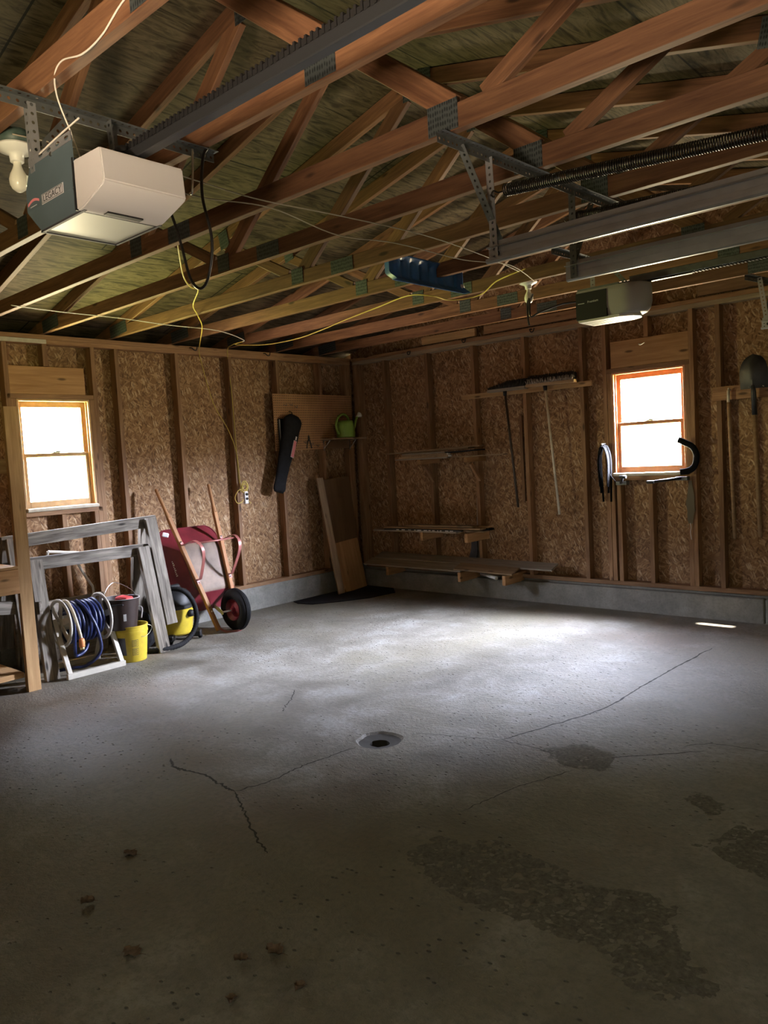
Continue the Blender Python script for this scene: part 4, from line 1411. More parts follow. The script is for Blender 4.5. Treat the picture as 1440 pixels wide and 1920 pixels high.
e = smooth(obj('hose_end', bm, M['hose_tan'], t), 80)
bm = new()
b_lathe(bm, [(0.0, 0.03), (0.017, 0.03), (0.021, 0.02), (0.021, -0.03), (0.018, -0.034), (0, -0.034)], 14, Matrix.Translation((0.817, -3.846, 0.252)))
obj('coupling', bm, M['orange'], e)
bm = new()
b_lathe(bm, [(0.0, 0.0), (0.016, 0.0), (0.016, -0.02), (0.010, -0.02), (0.010, -0.005), (0, -0.005)], 14, Matrix.Translation((0.817, -3.846, 0.219)))
obj('fitting', bm, M['brass'], e)

# yellow pail with the brown bucket in it
def pail(bm, r0, r1, h, T, rim=0.006, wall=0.004):
    b_lathe(bm, [(0, 0.0), (r0 - .004, 0.0), (r0, 0.004), (r1, h * 0.80), (r1 + 0.004, h * 0.80), (r1 + 0.004, h * 0.86), (r1 + 0.001, h * 0.86), (r1 + 0.002, h - 0.01), (r1 + rim, h - 0.008), (r1 + rim, h), (r1 - wall, h), (r1 - wall, h * 0.8), (r0 - wall, 0.006), (0, 0.006)], 40, T)
t = thing('pail', 'yellow plastic pail on the floor with printed label, brown bucket in it', 'bucket', (0.70, -3.385, 0))
T = Matrix.Translation((0.70, -3.385, 0))
bm = new(); pail(bm, 0.108, 0.128, 0.285, T)
yb_ = smooth(obj('shell', bm, M['yellow'], t), 30)
def decal(name, a0, a1, z0, z1, mat, parent, rf, c, eps=0.0006):
    bm = new()
    n = 8
    lo, hi = [], []
    for k in range(n + 1):
        a = a0 + (a1 - a0) * k / n
        for L, z in ((lo, z0), (hi, z1)):
            r = rf(z) + eps
            L.append(bm.verts.new((c[0] + r * math.cos(a), c[1] + r * math.sin(a), c[2] + z)))
    for k in range(n):
        bm.faces.new((lo[k], lo[k + 1], hi[k + 1], hi[k]))
    return obj(name, bm, mat, parent)
rf = lambda z: 0.108 + 0.020 * min(1, z / 0.228)
aim = math.atan2(-6.48 + 3.385, 6.305 - 0.70)
for k in range(2):
    z0 = 0.125 - 0.068 * k
    d = decal('label_panel', aim + 0.02, aim + 0.42, z0, z0 + 0.055, M['darkprint'], yb_, rf, (0.70, -3.385, 0), 0.0005)
    decal('label_panel', aim + 0.04, aim + 0.40, z0 + 0.003, z0 + 0.052, M['yellow'], yb_, rf, (0.70, -3.385, 0), 0.0009)
    for j in range(5):
        decal('printed_line', aim + 0.06, aim + (0.36 if j % 2 else 0.32), z0 + 0.008 + 0.009 * j, z0 + 0.0115 + 0.009 * j, M['darkprint'], yb_, rf, (0.70, -3.385, 0), 0.0012)
decal('label_panel', aim - 0.95, aim - 0.38, 0.06, 0.20, M['darkprint'], yb_, rf, (0.70, -3.385, 0))
bm = new()
b_tube(bm, spline([(0.71, -3.257, 0.262), (0.77, -3.24, 0.25), (0.82, -3.285, 0.22), (0.835, -3.335, 0.195), (0.83, -3.37, 0.20)], 6), 0.0018, 5)
obj('wire_handle', bm, M['steel'], t)
tag(obj('trowel_handle', (lambda b: (b_tube(b, spline([(0.62, -3.30, 0.18), (0.585, -3.262, 0.30), (0.575, -3.255, 0.375), (0.60, -3.235, 0.392), (0.62, -3.225, 0.375), (0.615, -3.235, 0.30)], 6), 0.006, 6), b)[1])(new()), M['grey_plastic']), 'grey loop handle of a tool standing up out of the yellow pail', 'tool handle')
t = thing('bucket', 'dark brown plastic bucket nested in the yellow pail', 'bucket', (0.685, -3.44, 0.245))
T = Matrix.Translation((0.685, -3.445, 0.262)) @ Matrix.Rotation(-0.03, 4, 'X')
bm = new()
b_lathe(bm, [(0, 0.0), (0.108, 0.0), (0.112, 0.004), (0.136, 0.235), (0.141, 0.235), (0.142, 0.246), (0.133, 0.246), (0.108, 0.01), (0, 0.01)], 40, T)
bs = smooth(obj('shell', bm, M['brown_plastic'], t), 30)
bm = new()
b_lathe(bm, [(0.1335, 0.2462), (0.1425, 0.2462), (0.1425, 0.243), (0.141, 0.242)], 40, T)
obj('rim', bm, M['grey_plastic'], t)
bm = new()
b_box(bm, (0.128, -0.05, 0.200), (0.152, 0.045, 0.212), T @ Matrix.Rotation(aim + 0.05 - 0.25, 4, 'Z'), 0.004)
obj('grip', bm, M['black'], t)
rf2 = lambda z: 0.112 + 0.0245 * z / 0.235
decal('sticker', aim + 0.12, aim + 0.30, 0.075, 0.13, M['grey_plastic'], bs, rf2, (0.685, -3.445, 0.262))
bm = new()
b_tube(bm, spline([T @ V((0.0, 0.142, 0.235)), T @ V((-0.05, 0.12, 0.29)), T @ V((-0.09, 0.02, 0.355)), T @ V((-0.08, -0.05, 0.34)), T @ V((-0.05, -0.11, 0.28)), T @ V((0.0, -0.142, 0.235))], 8), 0.002, 5)
obj('wire_handle', bm, M['steel'], t)
bm = new()
b_box(bm, (-0.05, -0.06, 0.20), (0.06, 0.045, 0.258), T @ Matrix.Rotation(0.5, 4, 'Z') @ Matrix.Rotation(0.12, 4, 'Y'), 0.012)
tag(obj('sponge_box', bm, M['red_plastic']), 'red plastic lump lying inside the brown bucket', 'container')

# shop vacuum
t = thing('shop_vacuum', 'black and yellow shop vacuum between the sawhorse leg and the wheelbarrow', 'vacuum cleaner', (0.40, -2.80, 0))
c = (0.40, -2.795)
T = Matrix.Translation((c[0], c[1], 0))
bm = new()
b_lathe(bm, [(0, 0.055), (0.13, 0.055), (0.145, 0.07), (0.168, 0.25), (0.172, 0.29), (0.16, 0.30), (0, 0.30)], 36, T)
smooth(obj('drum', bm, M['yellow'], t), 35)
bm = new()
b_lathe(bm, [(0.176, 0.285), (0.182, 0.29), (0.182, 0.315), (0.165, 0.33), (0.16, 0.36), (0.15, 0.40), (0.12, 0.435), (0.07, 0.45), (0, 0.452)], 36, T)
b_box(bm, (-0.02, -0.07, 0.44), (0.02, 0.07, 0.485), T, 0.01)
lid = smooth(obj('motor_head', bm, M['black'], t), 40)
bm = new()
b_lathe(bm, [(0, 0), (0.03, 0), (0.034, 0.01), (0.028, 0.05), (0.0, 0.05)], 16, T @ Matrix.Translation((0.14, 0.05, 0.24)) @ Matrix.Rotation(PI / 2, 4, 'Y') @ Matrix.Rotation(-0.3, 4, 'X'))
obj('hose_port', bm, M['black'], t)
for k in range(4):
    bm = new()
    a = PI / 4 + k * PI / 2
    ct = V((c[0] + 0.175 * math.cos(a), c[1] + 0.175 * math.sin(a), 0.03))
    b_box(bm, (-0.04, -0.03, 0.02), (0.05, 0.03, 0.075), Matrix.Translation((ct.x, ct.y, 0)) @ Matrix.Rotation(a, 4, 'Z'), 0.01)
    obj('foot', bm, M['black'], t)
for k in range(4):
    a = PI / 4 + k * PI / 2
    bm = new()
    ct = V((c[0] + 0.21 * math.cos(a), c[1] + 0.21 * math.sin(a), 0.0245))
    b_lathe(bm, [(0, -0.011), (0.02, -0.011), (0.024, -0.007), (0.024, 0.007), (0.02, 0.011), (0, 0.011)], 16, Matrix.Translation(ct) @ Matrix.Rotation(PI / 2, 4, 'X'))
    obj('caster', bm, M['rubber'], t)
bm = new()
hp = spline([(0.42, -2.93, 0.44), (0.50, -2.93, 0.472), (0.60, -2.86, 0.47), (0.64, -2.80, 0.42), (0.66, -2.755, 0.32), (0.67, -2.75, 0.20), (0.68, -2.80, 0.10), (0.70, -2.90, 0.038), (0.72, -3.00, 0.024), (0.71, -3.14, 0.024), (0.62, -3.22, 0.024), (0.50, -3.18, 0.024)], 14)
b_tube(bm, hp, [0.021 + 0.0018 * math.sin(i * 2.2) for i in range(len(hp))], 10)
smooth(obj('suction_hose', bm, M['rubber'], t), 80)

# black bag slumped behind the pail
bm = new()
bmesh.ops.create_icosphere(bm, subdivisions=4, radius=1.0)
for v in bm.verts:
    p = v.co.copy()
    f = 1 + 0.22 * mnoise.noise(p * 1.8) + 0.10 * mnoise.noise(p * 5)
    v.co = V((0.42 + 0.13 * p.x * f, -3.13 + 0.10 * p.y * f, max(0.001, 0.15 + 0.17 * p.z * f)))
for f in bm.faces:
    f.smooth = True
tag(obj('plastic_bag', bm, M['cloth']), 'black bag slumped on the floor behind the yellow pail', 'bag')
bm = new()
b_box(bm, (-0.028, -0.018, -0.02), (0.028, 0.018, 0.02), frame((0.21, -2.735, 0.915), (0.235, -2.69, 0.90)), 0.007)
tag(obj('white_nozzle', bm, M['white']), 'small white plastic nozzle perched at the upper corner of the wheelbarrow tray', 'nozzle')
# wheelbarrow stood on its nose against the wall
t = thing('wheelbarrow', 'dark red wheelbarrow stood on end against the wall, handles up', 'wheelbarrow', (0.5, -2.3, 0))
b1, t1 = V((0.535, -2.435, 0.02)), V((0.075, -2.685, 1.318))
b2, t2 = V((0.535, -2.205, 0.02)), V((0.075, -2.115, 1.325))
def hp1(s): return b1.lerp(t1, s)
def hp2(s): return b2.lerp(t2, s)
uu = ((t1 - b1).normalized() + (t2 - b2).normalized()).normalized()
vv = V((0, 1, 0))
nn = vv.cross(uu).normalized()
if nn.x < 0:
    nn = -nn
for a, b in ((b1, t1), (b2, t2)):
    x = (b - a).normalized()
    M_ = frame(a, a.lerp(b, 0.80), up=nn)
    L = (b - a).length * 0.80
    bm = new()
    b_box(bm, (-L / 2, -0.019, -0.019), (L / 2, 0.019, 0.019), bevel=0.004)
    b_tube(bm, [(L / 2 - 0.01, 0, 0), (L / 2 + 0.03, 0, 0), (L / 2 + 0.06, 0, 0), (L / 2 + (b - a).length * 0.2 - 0.01, 0, 0), (L / 2 + (b - a).length * 0.2, 0, 0)], [0.022, 0.020, 0.016, 0.016, 0.012], 10)
    obj('handle', bm, M['handle_wood'], t, M_)
# tray
bs = 0.46
cb = (hp1(bs) + hp2(bs)) / 2 - nn * 0.024
def rrect(hu, hv, rad, n=5):
    out = []
    for cx, cy, a0 in ((hu - rad, hv - rad, 0), (-hu + rad, hv - rad, PI / 2), (-hu + rad, -hv + rad, PI), (hu - rad, -hv + rad, 1.5 * PI)):
        for k in range(n + 1):
            a = a0 + PI / 2 * k / n
            out.append((cx + rad * math.cos(a), cy + rad * math.sin(a)))
    return out
def ringpts(hu, hv, rad, depth, du=0.0):
    return [cb + uu * (p + du) + vv * q - nn * depth for p, q in rrect(hu, hv, rad)]
bm = new()
secs = [(0.205, 0.175, 0.08, 0.0, -0.03, 1), (0.235, 0.205, 0.10, 0.006, -0.03, 1), (0.255, 0.225, 0.11, 0.022, -0.028, 0), (0.385, 0.315, 0.13, 0.165, 0.0, 0), (0.40, 0.33, 0.135, 0.170, 0.0, 0), (0.405, 0.335, 0.135, 0.165, 0, 0), (0.40, 0.33, 0.135, 0.160, 0, 0)]
rs = []
for hu, hv, rad, dp, du, mi in secs:
    rs.append([bm.verts.new(p) for p in ringpts(hu, hv, rad, dp, du)])
for (a, b, s_) in zip(rs, rs[1:], secs[1:]):
    for k in range(len(a)):
        f = bm.faces.new((a[k], b[k], b[(k + 1) % len(a)], a[(k + 1) % len(a)]))
        f.material_index = s_[5]
        f.smooth = True
f = bm.faces.new(rs[0]); f.material_index = 1
solid(bm, 0.002)
bmesh.ops.recalc_face_normals(bm, faces=bm.faces)
tray = smooth(obj('tray', bm, [M['red_paint'], M['worn_tray']], t), 50)
# print on the tray flank that faces the camera side
sidep = cb - vv * 0.276 - nn * 0.108
sv = (vv * -0.175 - nn * 0.09)
nrm = uu.cross((-(vv) * 0.09 - nn * 0.173).normalized()).normalized()
if nrm.y > 0: nrm = -nrm
ydir = uu.cross(nrm).normalized()
SM = Matrix((uu * -1, nrm.cross(uu * -1).normalized(), nrm)).transposed().to_4x4()
SM.translation = sidep + nrm * 0.004
bm = new()
b_box(bm, (-0.03, -0.05, -0.0005), (0.055, -0.012, 0.0005), SM)
obj('sticker', bm, M['white'], tray)
bm = new()
for k in range(9):
    b_box(bm, (-0.085 + 0.017 * k, 0.000, -0.0005), (-0.075 + 0.017 * k, 0.011 + 0.004 * (k % 3), 0.0005), SM)
obj('lettering', bm, M['white'], tray)
bm = new()
b_box(bm, (0.15, -0.015, -0.0005), (0.185, 0.012, 0.0005), SM)
obj('printed_mark', bm, M['white'], tray)
# legs
def strap(bm, pts, w=0.032, th=0.004, side=None):
    P = [V(p) for p in pts]
    T, _ = tube_frames(P)
    prev = None
    for p, tt in zip(P, T):
        bvec = side
        nvec = tt.cross(bvec).normalized()
        cur = [bm.verts.new(p + bvec * (w / 2 * a) + nvec * (th / 2 * b)) for a, b in ((-1, -1), (1, -1), (1, 1), (-1, 1))]
        if prev:
            for k in range(4):
                bm.faces.new((prev[k], prev[(k + 1) % 4], cur[(k + 1) % 4], cur[k]))
        else:
            bm.faces.new(list(reversed(cur)))
        prev = cur
    bm.faces.new(prev)
for hp, s in ((hp1, -1), (hp2, 1)):
    a = hp(0.595) + nn * 0.021; d = hp(0.355) + nn * 0.021
    p1 = hp(0.585) + nn * 0.21; p2 = hp(0.535) + nn * 0.275; p3 = hp(0.465) + nn * 0.245
    bm = new()
    strap(bm, spline([a + uu * 0.03, a + nn * 0.006, a + nn * 0.06 - uu * 0.004, p1, p2, p3, d + nn * 0.05, d + nn * 0.004, d - uu * 0.04], 6), 0.030, 0.005, vv)
    bmesh.ops.recalc_face_normals(bm, faces=bm.faces)
    smooth(obj('leg', bm, M['red_edge'], t), 45)
bm = new()
q1, q2 = hp1(0.56) + nn * 0.235, hp2(0.56) + nn * 0.235
b_tube(bm, [q1, q2], 0.007, 8)
obj('leg_brace', bm, M['red_edge'], t)
bm = new()
for hp in (hp1, hp2):
    for s in (0.335, 0.62, 0.17, 0.13):
        b_lathe(bm, [(0, 0), (0.008, 0), (0.007, 0.006), (0, 0.008)], 8, Matrix.Translation(hp(s) + nn * 0.019) @ nn.to_track_quat('Z', 'Y').to_matrix().to_4x4())
obj('bolt', bm, M['steel'], t)
# wheel
wc = V((0.545, -2.315, 0.194))
wc = V((0.60, -2.285, 0.192))
R = Matrix.Translation(wc) @ Matrix.Rotation(PI / 2, 4, 'X') @ Matrix.Rotation(0.0, 4, 'Y')
bm = new()
tire = []
for k in range(17):
    a = 2 * PI * k / 16
    tire.append((0.140 + 0.050 * math.cos(a), 0.052 * math.sin(a)))
b_lathe(bm, tire, 44, R)
for k in range(3):
    b_lathe(bm, [(0.1905, -0.016 + 0.014 * k), (0.193, -0.0145 + 0.014 * k), (0.193, -0.0095 + 0.014 * k), (0.1905, -0.008 + 0.014 * k)], 44, R)
wh = smooth(obj('wheel', bm, M['rubber'], t), 50)
bm = new()
b_lathe(bm, [(0.022, -0.055), (0.026, -0.02), (0.07, -0.004), (0.090, -0.03), (0.098, -0.038), (0.100, 0.0), (0.098, 0.038), (0.090, 0.03), (0.07, 0.004), (0.026, 0.02), (0.022, 0.055), (0.0, 0.055)], 32, R)
b_lathe(bm, [(0.0, -0.055), (0.022, -0.055)], 32, R)
smooth(obj('hub', bm, M['red_paint'], wh), 40)
bm = new()
b_tube(bm, [(wc.x, -2.44, wc.z), (wc.x, -2.20, wc.z)], 0.008, 8)
for hp, y in ((hp1, -2.438), (hp2, -2.205)):
    p = hp(0.15)
    strap(bm, [V((p.x + 0.02, y, p.z + 0.03)), V((wc.x, y, wc.z)), V((wc.x + 0.01, y, wc.z - 0.02))], 0.004, 0.035, V((0, 1, 0)))
obj('axle', bm, M['steel'], t)
bm = new()
strap(bm, spline([hp1(0.02) + nn * 0.01, V((0.60, -2.40, 0.010)), V((0.66, -2.31, 0.008)), V((0.60, -2.22, 0.010)), hp2(0.02) + nn * 0.01], 8), 0.022, 0.004, V((0, 0, 1)))
smooth(obj('nose_guard', bm, M['red_edge'], t), 50)

# pegboard, its shelf and what hangs on them
t = thing('pegboard', 'brown pegboard panel fixed across the studs in the corner', 'pegboard', (0.005, -0.6, 1.9))
bm = new(); b_box(bm, (0.0025, -1.195, 1.615), (0.0085, -0.03, 2.215))
obj('panel', bm, M['peg'], t)
def pins(bm, y, z, l=0.03):
    b_tube(bm, spline([(0.008, y, z), (0.02, y, z + 0.002), (0.02 + l, y, z - 0.012), (0.025 + l, y, z + 0.012)], 5), 0.0025, 5)
for y, z in ((-1.05, 2.10), (-0.97, 2.105), (-0.90, 2.08), (-0.62, 1.66), (-0.70, 1.68), (-0.80, 1.70)):
    bm = new(); pins(bm, y, z)
    obj('peg_hook', bm, M['darksteel'], t)
t = thing('corner_shelf', 'small wooden shelf in the corner under the watering can', 'shelf', (0.1, -0.28, 1.73))
box('shelf_board', (0.009, -0.545, 1.712), (0.205, -0.010, 1.730), M['plank'], t, 0.002, 'y')
for y in (-0.50, -0.09):
    bm = new()
    b_box(bm, (0.0092, y - 0.01, 1.60), (0.0122, y + 0.01, 1.7115))
    b_box(bm, (0.0122, y - 0.01, 1.7085), (0.13, y + 0.01, 1.7115))
    b_tube(bm, [(0.0122, y, 1.62), (0.11, y, 1.706)], 0.004, 6)
    obj('shelf_bracket', bm, M['steel'], t)
box('cleat', (0.0092, -0.47, 1.615), (0.028, -0.12, 1.700), M['panel'], t, 0.002, 'y')
# watering can
t = thing('watering_can', 'light green plastic watering can on the corner shelf', 'watering can', (0.115, -0.27, 1.73))
T = Matrix.Translation((0.110, -0.245, 1.731))
bm = new()
b_lathe(bm, [(0, 0), (0.088, 0.0), (0.097, 0.008), (0.099, 0.05), (0.092, 0.16), (0.080, 0.186), (0.070, 0.192), (0.060, 0.190), (0.060, 0.176), (0, 0.176)], 36, T, sy=1.12)
smooth(obj('body', bm, M['green_plastic'], t), 45)
bm = new()
b_tube(bm, spline([T @ V((0.0, 0.06, 0.18)), T @ V((0.0, 0.045, 0.225)), T @ V((0.0, -0.02, 0.262)), T @ V((0.0, -0.10, 0.235)), T @ V((0.0, -0.142, 0.16)), T @ V((0.0, -0.135, 0.08)), T @ V((0.0, -0.098, 0.045))], 8), 0.014, 10)
smooth(obj('handle', bm, M['green_plastic'], t), 80)
bm = new()
b_tube(bm, spline([T @ V((0.0, 0.095, 0.06)), T @ V((0.0, 0.14, 0.12)), T @ V((0.0, 0.185, 0.215)), T @ V((0.0, 0.215, 0.25))], 8), [0.020 - 0.010 * i / 24 for i in range(25)], 10)
sp_ = smooth(obj('spout', bm, M['green_plastic'], t), 80)
bm = new()
d = V((0.05, 0.26, 0.14)).normalized()
R_ = Matrix.Translation(T @ V((0.0, 0.205, 0.243))) @ d.to_track_quat('Z', 'Y').to_matrix().to_4x4()
b_lathe(bm, [(0.010, -0.02), (0.014, 0.0), (0.032, 0.030), (0.034, 0.036), (0.028, 0.044), (0, 0.048)], 20, R_)
smooth(obj('rose', bm, M['porcelain'], sp_), 50)
# folded chair bag hanging on the pegboard
t = thing('chair_bag', 'long black nylon bag with a red label hanging on the pegboard', 'bag', (0.08, -1.0, 1.97))
P0, P1 = V((0.085, -0.985, 1.975)), V((0.050, -1.235, 1.185))
bm = new()
n = 30; k_ = 20
rings = []
ax = (P1 - P0)
F = frame(P0, P1, up=(1, 0, 0))
for i in range(n + 1):
    u = i / n
    c = P0 + ax * u
    w = 0.125 - 0.050 * min(1, u * 1.3) + 0.004 * (u > 0.9)
    d = 0.060 - 0.022 * min(1, u * 1.5)
    if u < 0.05: w *= 0.55 + 9 * u; d *= 0.6 + 8 * u
    if u > 0.96: w *= 1 - (u - 0.96) * 7; d *= 1 - (u - 0.96) * 8
    ring = []
    for k in range(k_):
        a = 2 * PI * k / k_
        f = 1 + 0.10 * mnoise.noise(V((math.cos(a) * 1.6, math.sin(a) * 1.6, u * 7))) + 0.05 * math.sin(3 * a + 6 * u) * (u > 0.45)
        q = c + F.to_3x3() @ V((0.02 * mnoise.noise(V((a, u * 3, 2))) * (u < 0.1), w * math.cos(a) * f, d * math.sin(a) * f))
        q.x = max(q.x, 0.0105)
        ring.append(bm.verts.new(q))
    rings.append(ring)
for a, b in zip(rings, rings[1:]):
    for k in range(k_):
        bm.faces.new((a[k], a[(k + 1) % k_], b[(k + 1) % k_], b[k])).smooth = True
bm.faces.new(list(reversed(rings[0]))); bm.faces.new(rings[-1])
bmesh.ops.recalc_face_normals(bm, faces=bm.faces)
bag = obj('bag_body', bm, M['cloth'], t)
LM = F.copy()
yax = F.to_3x3() @ V((0, 1, 0)); zax = F.to_3x3() @ V((0, 0, 1))
s_ = 1 if yax.y > 0 else -1
def labelbox(name, u0, u1, w0, w1, mat, lift):
    bm = new()
    L = ax.length
    n = 6
    A = []
    for i in range(n + 1):
        a0 = w0 + (w1 - w0) * i / n
        zz = 0.047 * math.sqrt(max(0.05, 1 - (a0 / 0.10) ** 2)) + lift
        A.append([bm.verts.new(LM @ V((-L / 2 + L * u, s_ * a0, zz))) for u in (u0, u1)])
    for a, b in zip(A, A[1:]):
        bm.faces.new((a[0], a[1], b[1], b[0]))
    solid(bm, 0.002)
    bmesh.ops.recalc_face_normals(bm, faces=bm.faces)
    return obj(name, bm, mat, bag)
labelbox('label_edge', 0.31, 0.53, 0.022, 0.078, M['white_plastic'], 0.006)
labelbox('red_label', 0.316, 0.524, 0.027, 0.073, M['pink'], 0.0085)
labelbox('white_mark', 0.255, 0.30, 0.040, 0.062, M['white'], 0.0075)
bm = new()
b_tube(bm, spline([(0.012, -0.99, 2.03), (0.05, -0.985, 2.02), (0.07, -0.99, 1.985)], 6), 0.004, 6)
obj('hanging_loop', bm, M['cloth'], t)
# thin framed panel behind the bag
t = thing('picture_frame', 'thin black framed panel with a pale edge hung behind the black bag', 'picture frame', (0.02, -1.08, 1.8))
bm = new(); b_box(bm, (0.0095, -1.150, 1.615), (0.022, -0.955, 1.955), None, 0.003)
obj('panel', bm, M['black'], t)
box('edge_strip', (0.0225, -1.140, 1.64), (0.0245, -1.128, 1.945), M['porcelain'], t)
# pliers on the pegboard
t = thing('pliers', 'dark pliers hanging low on the pegboard beside the black bag', 'pliers', (0.03, -0.74, 1.68))
bm = new()
b_tube(bm, spline([(0.03, -0.745, 1.725), (0.028, -0.765, 1.68), (0.028, -0.775, 1.63)], 6), 0.006, 6)
b_tube(bm, spline([(0.03, -0.735, 1.725), (0.028, -0.715, 1.68), (0.028, -0.705, 1.63)], 6), 0.006, 6)
obj('handles', bm, M['black'], t)
bm = new()
b_tube(bm, [(0.03, -0.74, 1.715), (0.03, -0.74, 1.75), (0.028, -0.74, 1.775)], [0.010, 0.009, 0.004], 8)
obj('jaws', bm, M['blade'], t)

# boards leaning in the corner, black mat on the floor
def lean(name, label, y0, y1, zt, xb, xt, th, mat, yb_shift=0.0, z0=0.012, cat='board'):
    bot, top = V((xb, (y0 + y1) / 2 + yb_shift, z0)), V((xt, (y0 + y1) / 2, zt))
    M_ = frame(bot, top, up=(1, 0, 0))
    L = (top - bot).length
    bm = new()
    b_box(bm, (-L / 2, -(y1 - y0) / 2, -th / 2), (L / 2, (y1 - y0) / 2, th / 2), bevel=0.0015)
    return tag(obj(name, bm, mat, None, M_), label, cat)
lean('plywood_panel', 'tall brown plywood panel leaning upright in the corner', -0.585, -0.175, 1.285, 0.150, 0.040, 0.012, M['panel'], 0.05)
lean('narrow_board', 'narrow brown board leaning beside the tall corner panel', -0.685, -0.592, 1.300, 0.215, 0.050, 0.019, M['plank'], 0.07)
lean('plywood_panel', 'short brown plywood offcut leaning at the foot of the taller corner panel', -0.575, -0.165, 0.575, 0.185, 0.112, 0.012, M['header'], 0.04)
bm = new()
pl = [(0.03, -1.11), (0.16, -1.16), (0.34, -1.12), (0.50, -0.90), (0.66, -0.58), (0.70, -0.22), (0.50, -0.02), (0.06, -0.02), (0.02, -0.5)]
a_ = [bm.verts.new((x, y, 0.001)) for x, y in pl]; b_ = [bm.verts.new((x, y, 0.006 + 0.004 * (k % 2))) for k, (x, y) in enumerate(pl)]
c_ = [bm.verts.new((0.28 + (x - 0.28) * 0.86, -0.5 + (y + 0.5) * 0.92, 0.011)) for x, y in pl]
bm.faces.new(list(reversed(a_))); bm.faces.new(c_)
for p, q in ((a_, b_), (b_, c_)):
    for k in range(len(pl)):
        bm.faces.new((p[k], p[(k + 1) % len(pl)], q[(k + 1) % len(pl)], q[k]))
tag(smooth(obj('rubber_mat', bm, M['cloth']), 60), 'crumpled black mat lying on the floor in the corner', 'mat')
# ------------------------------------------------------------------ along the right wall
def plank(label, p0, p1, w, th, mat, name='lumber_board', group=None, up=(0, 0, 1), cat='board'):
    return tag(beam(name, p0, p1, w, th, mat, None, up, 0.001), label, cat, group)
# ledger with two brooms hung heads-up
plank('long pale ledger strip nailed across the studs under the brooms', (1.56, 0.0185, 2.052), (3.005, 0.0185, 2.052), 0.0225, 0.048, M['new_wood'], 'ledger_strip')
def broom(label, x0, x1, xh0, z, xe, ze, pole, bm_mat, depth, hmat, taper=9, two=False):
    t = thing('push_broom', label, 'broom', (xh0, -0.03, z), 'brooms on the ledger strip')
    beam('head_block', (x0, -0.035, z), (x1, -0.035, z), 0.06, 0.028, hmat, t)
    bm = new()
    n = 46
    rng = random.Random(int(x0 * 100))
    for i in range(n):
        for j in range(4):
            x = x0 + 0.01 + (x1 - x0 - 0.02) * (i + rng.random() * 0.6) / n
            y = -0.058 + 0.016 * j + rng.uniform(-0.003, 0.003)
            h = depth * rng.uniform(0.85, 1.05) * (1.0 if j > 0 or not two else 0.62) * min(1, 0.25 + (x - x0) * taper)
            dx = rng.uniform(-0.014, 0.014) + 0.02 * ((x - x0) / (x1 - x0) - 0.5)
            b_tube(bm, [(x, y, z + 0.013), (x + dx, y + rng.uniform(-0.008, 0.008), z + 0.014 + h)], [0.007, 0.004], 4, mi=1 if (two and j == 0) else 0)
    obj('bristles', bm, bm_mat, t)
    bm = new()
    b_lathe(bm, [(0, 0), (0.02, 0), (0.016, -0.045), (0, -0.045)], 10, Matrix.Translation((xh0, -0.035, z - 0.013)))
    obj('socket', bm, M['black'], t)
    bm = new()
    b_tube(bm, [(xh0, -0.035, z - 0.02), (xe, -0.012, ze)], 0.0115, 10)
    obj('pole', bm, pole, t)
    return t
broom('push broom with a thin dark pole and brown head, hung heads-up', 1.92, 2.35, 2.11, 2.078, 2.19, 0.93, M['pole_dark'], M['bristle'], 0.070, M['greyplank'], 3.0)
broom('push broom with a worn white pole and pale bristles, hung heads-up', 2.36, 2.87, 2.555, 2.086, 2.64, 0.862, M['pole_white'], [M['bristle'], M['palebristle']], 0.078, M['plank'], 30, True)
bm = new()
n = 12
lo = []
for k in range(n + 1):
    x = 2.20 + 0.66 * k / n
    lo.append((x, 2.12 + 0.05 * k / n + 0.004 * math.sin(k)))
tag(box('dust_pan_rail', (2.24, -0.022, 2.105), (2.86, 0.016, 2.165), M['black'], None, 0.006, 'x'), 'dark flat blade lying behind the pale broom bristles on the ledger strip', 'scraper')

# three tiers of offcut lumber on brackets
def bracket(label, x, zt, reach, diag=True, h=0.089):
    t = thing('shelf_bracket', label, 'bracket', (x, 0, zt), 'timber brackets on the studs')
    box('arm', (x, -reach, zt - h), (x + 0.036, 0.118, zt), M['header'], t, 0.002, 'y')
    if diag:
        beam('brace', (x + 0.018, 0.022, zt - 0.24), (x + 0.018, -reach * 0.60, zt - h - 0.010), 0.030, 0.035, M['stud'], t)
    return t
A1 = 1.443
bracket('upper timber bracket on the second stud from the corner', 1.112, A1, 0.22, True, 0.05)
bracket('upper timber bracket on the third stud from the corner', 1.712, A1, 0.22, True, 0.05)
A2 = 0.682
bracket('middle timber bracket on the second stud from the corner', 1.112, A2, 0.24, False, 0.089)
bracket('middle timber bracket on the third stud from the corner', 1.712, A2, 0.27, False, 0.089)
bracket('low timber block with its orange end showing, nearer the corner', 1.612, 0.288, 0.28, False, 0.095)
bracket('low timber block with its orange end showing, farther from the corner', 2.145, 0.288, 0.28, False, 0.095)
bracket('low timber block in the dark close to the corner', 0.60, 0.288, 0.24, False, 0.095)
G1, G2, G3 = 'offcuts on the upper brackets', 'offcuts on the middle brackets', 'planks on the low blocks'
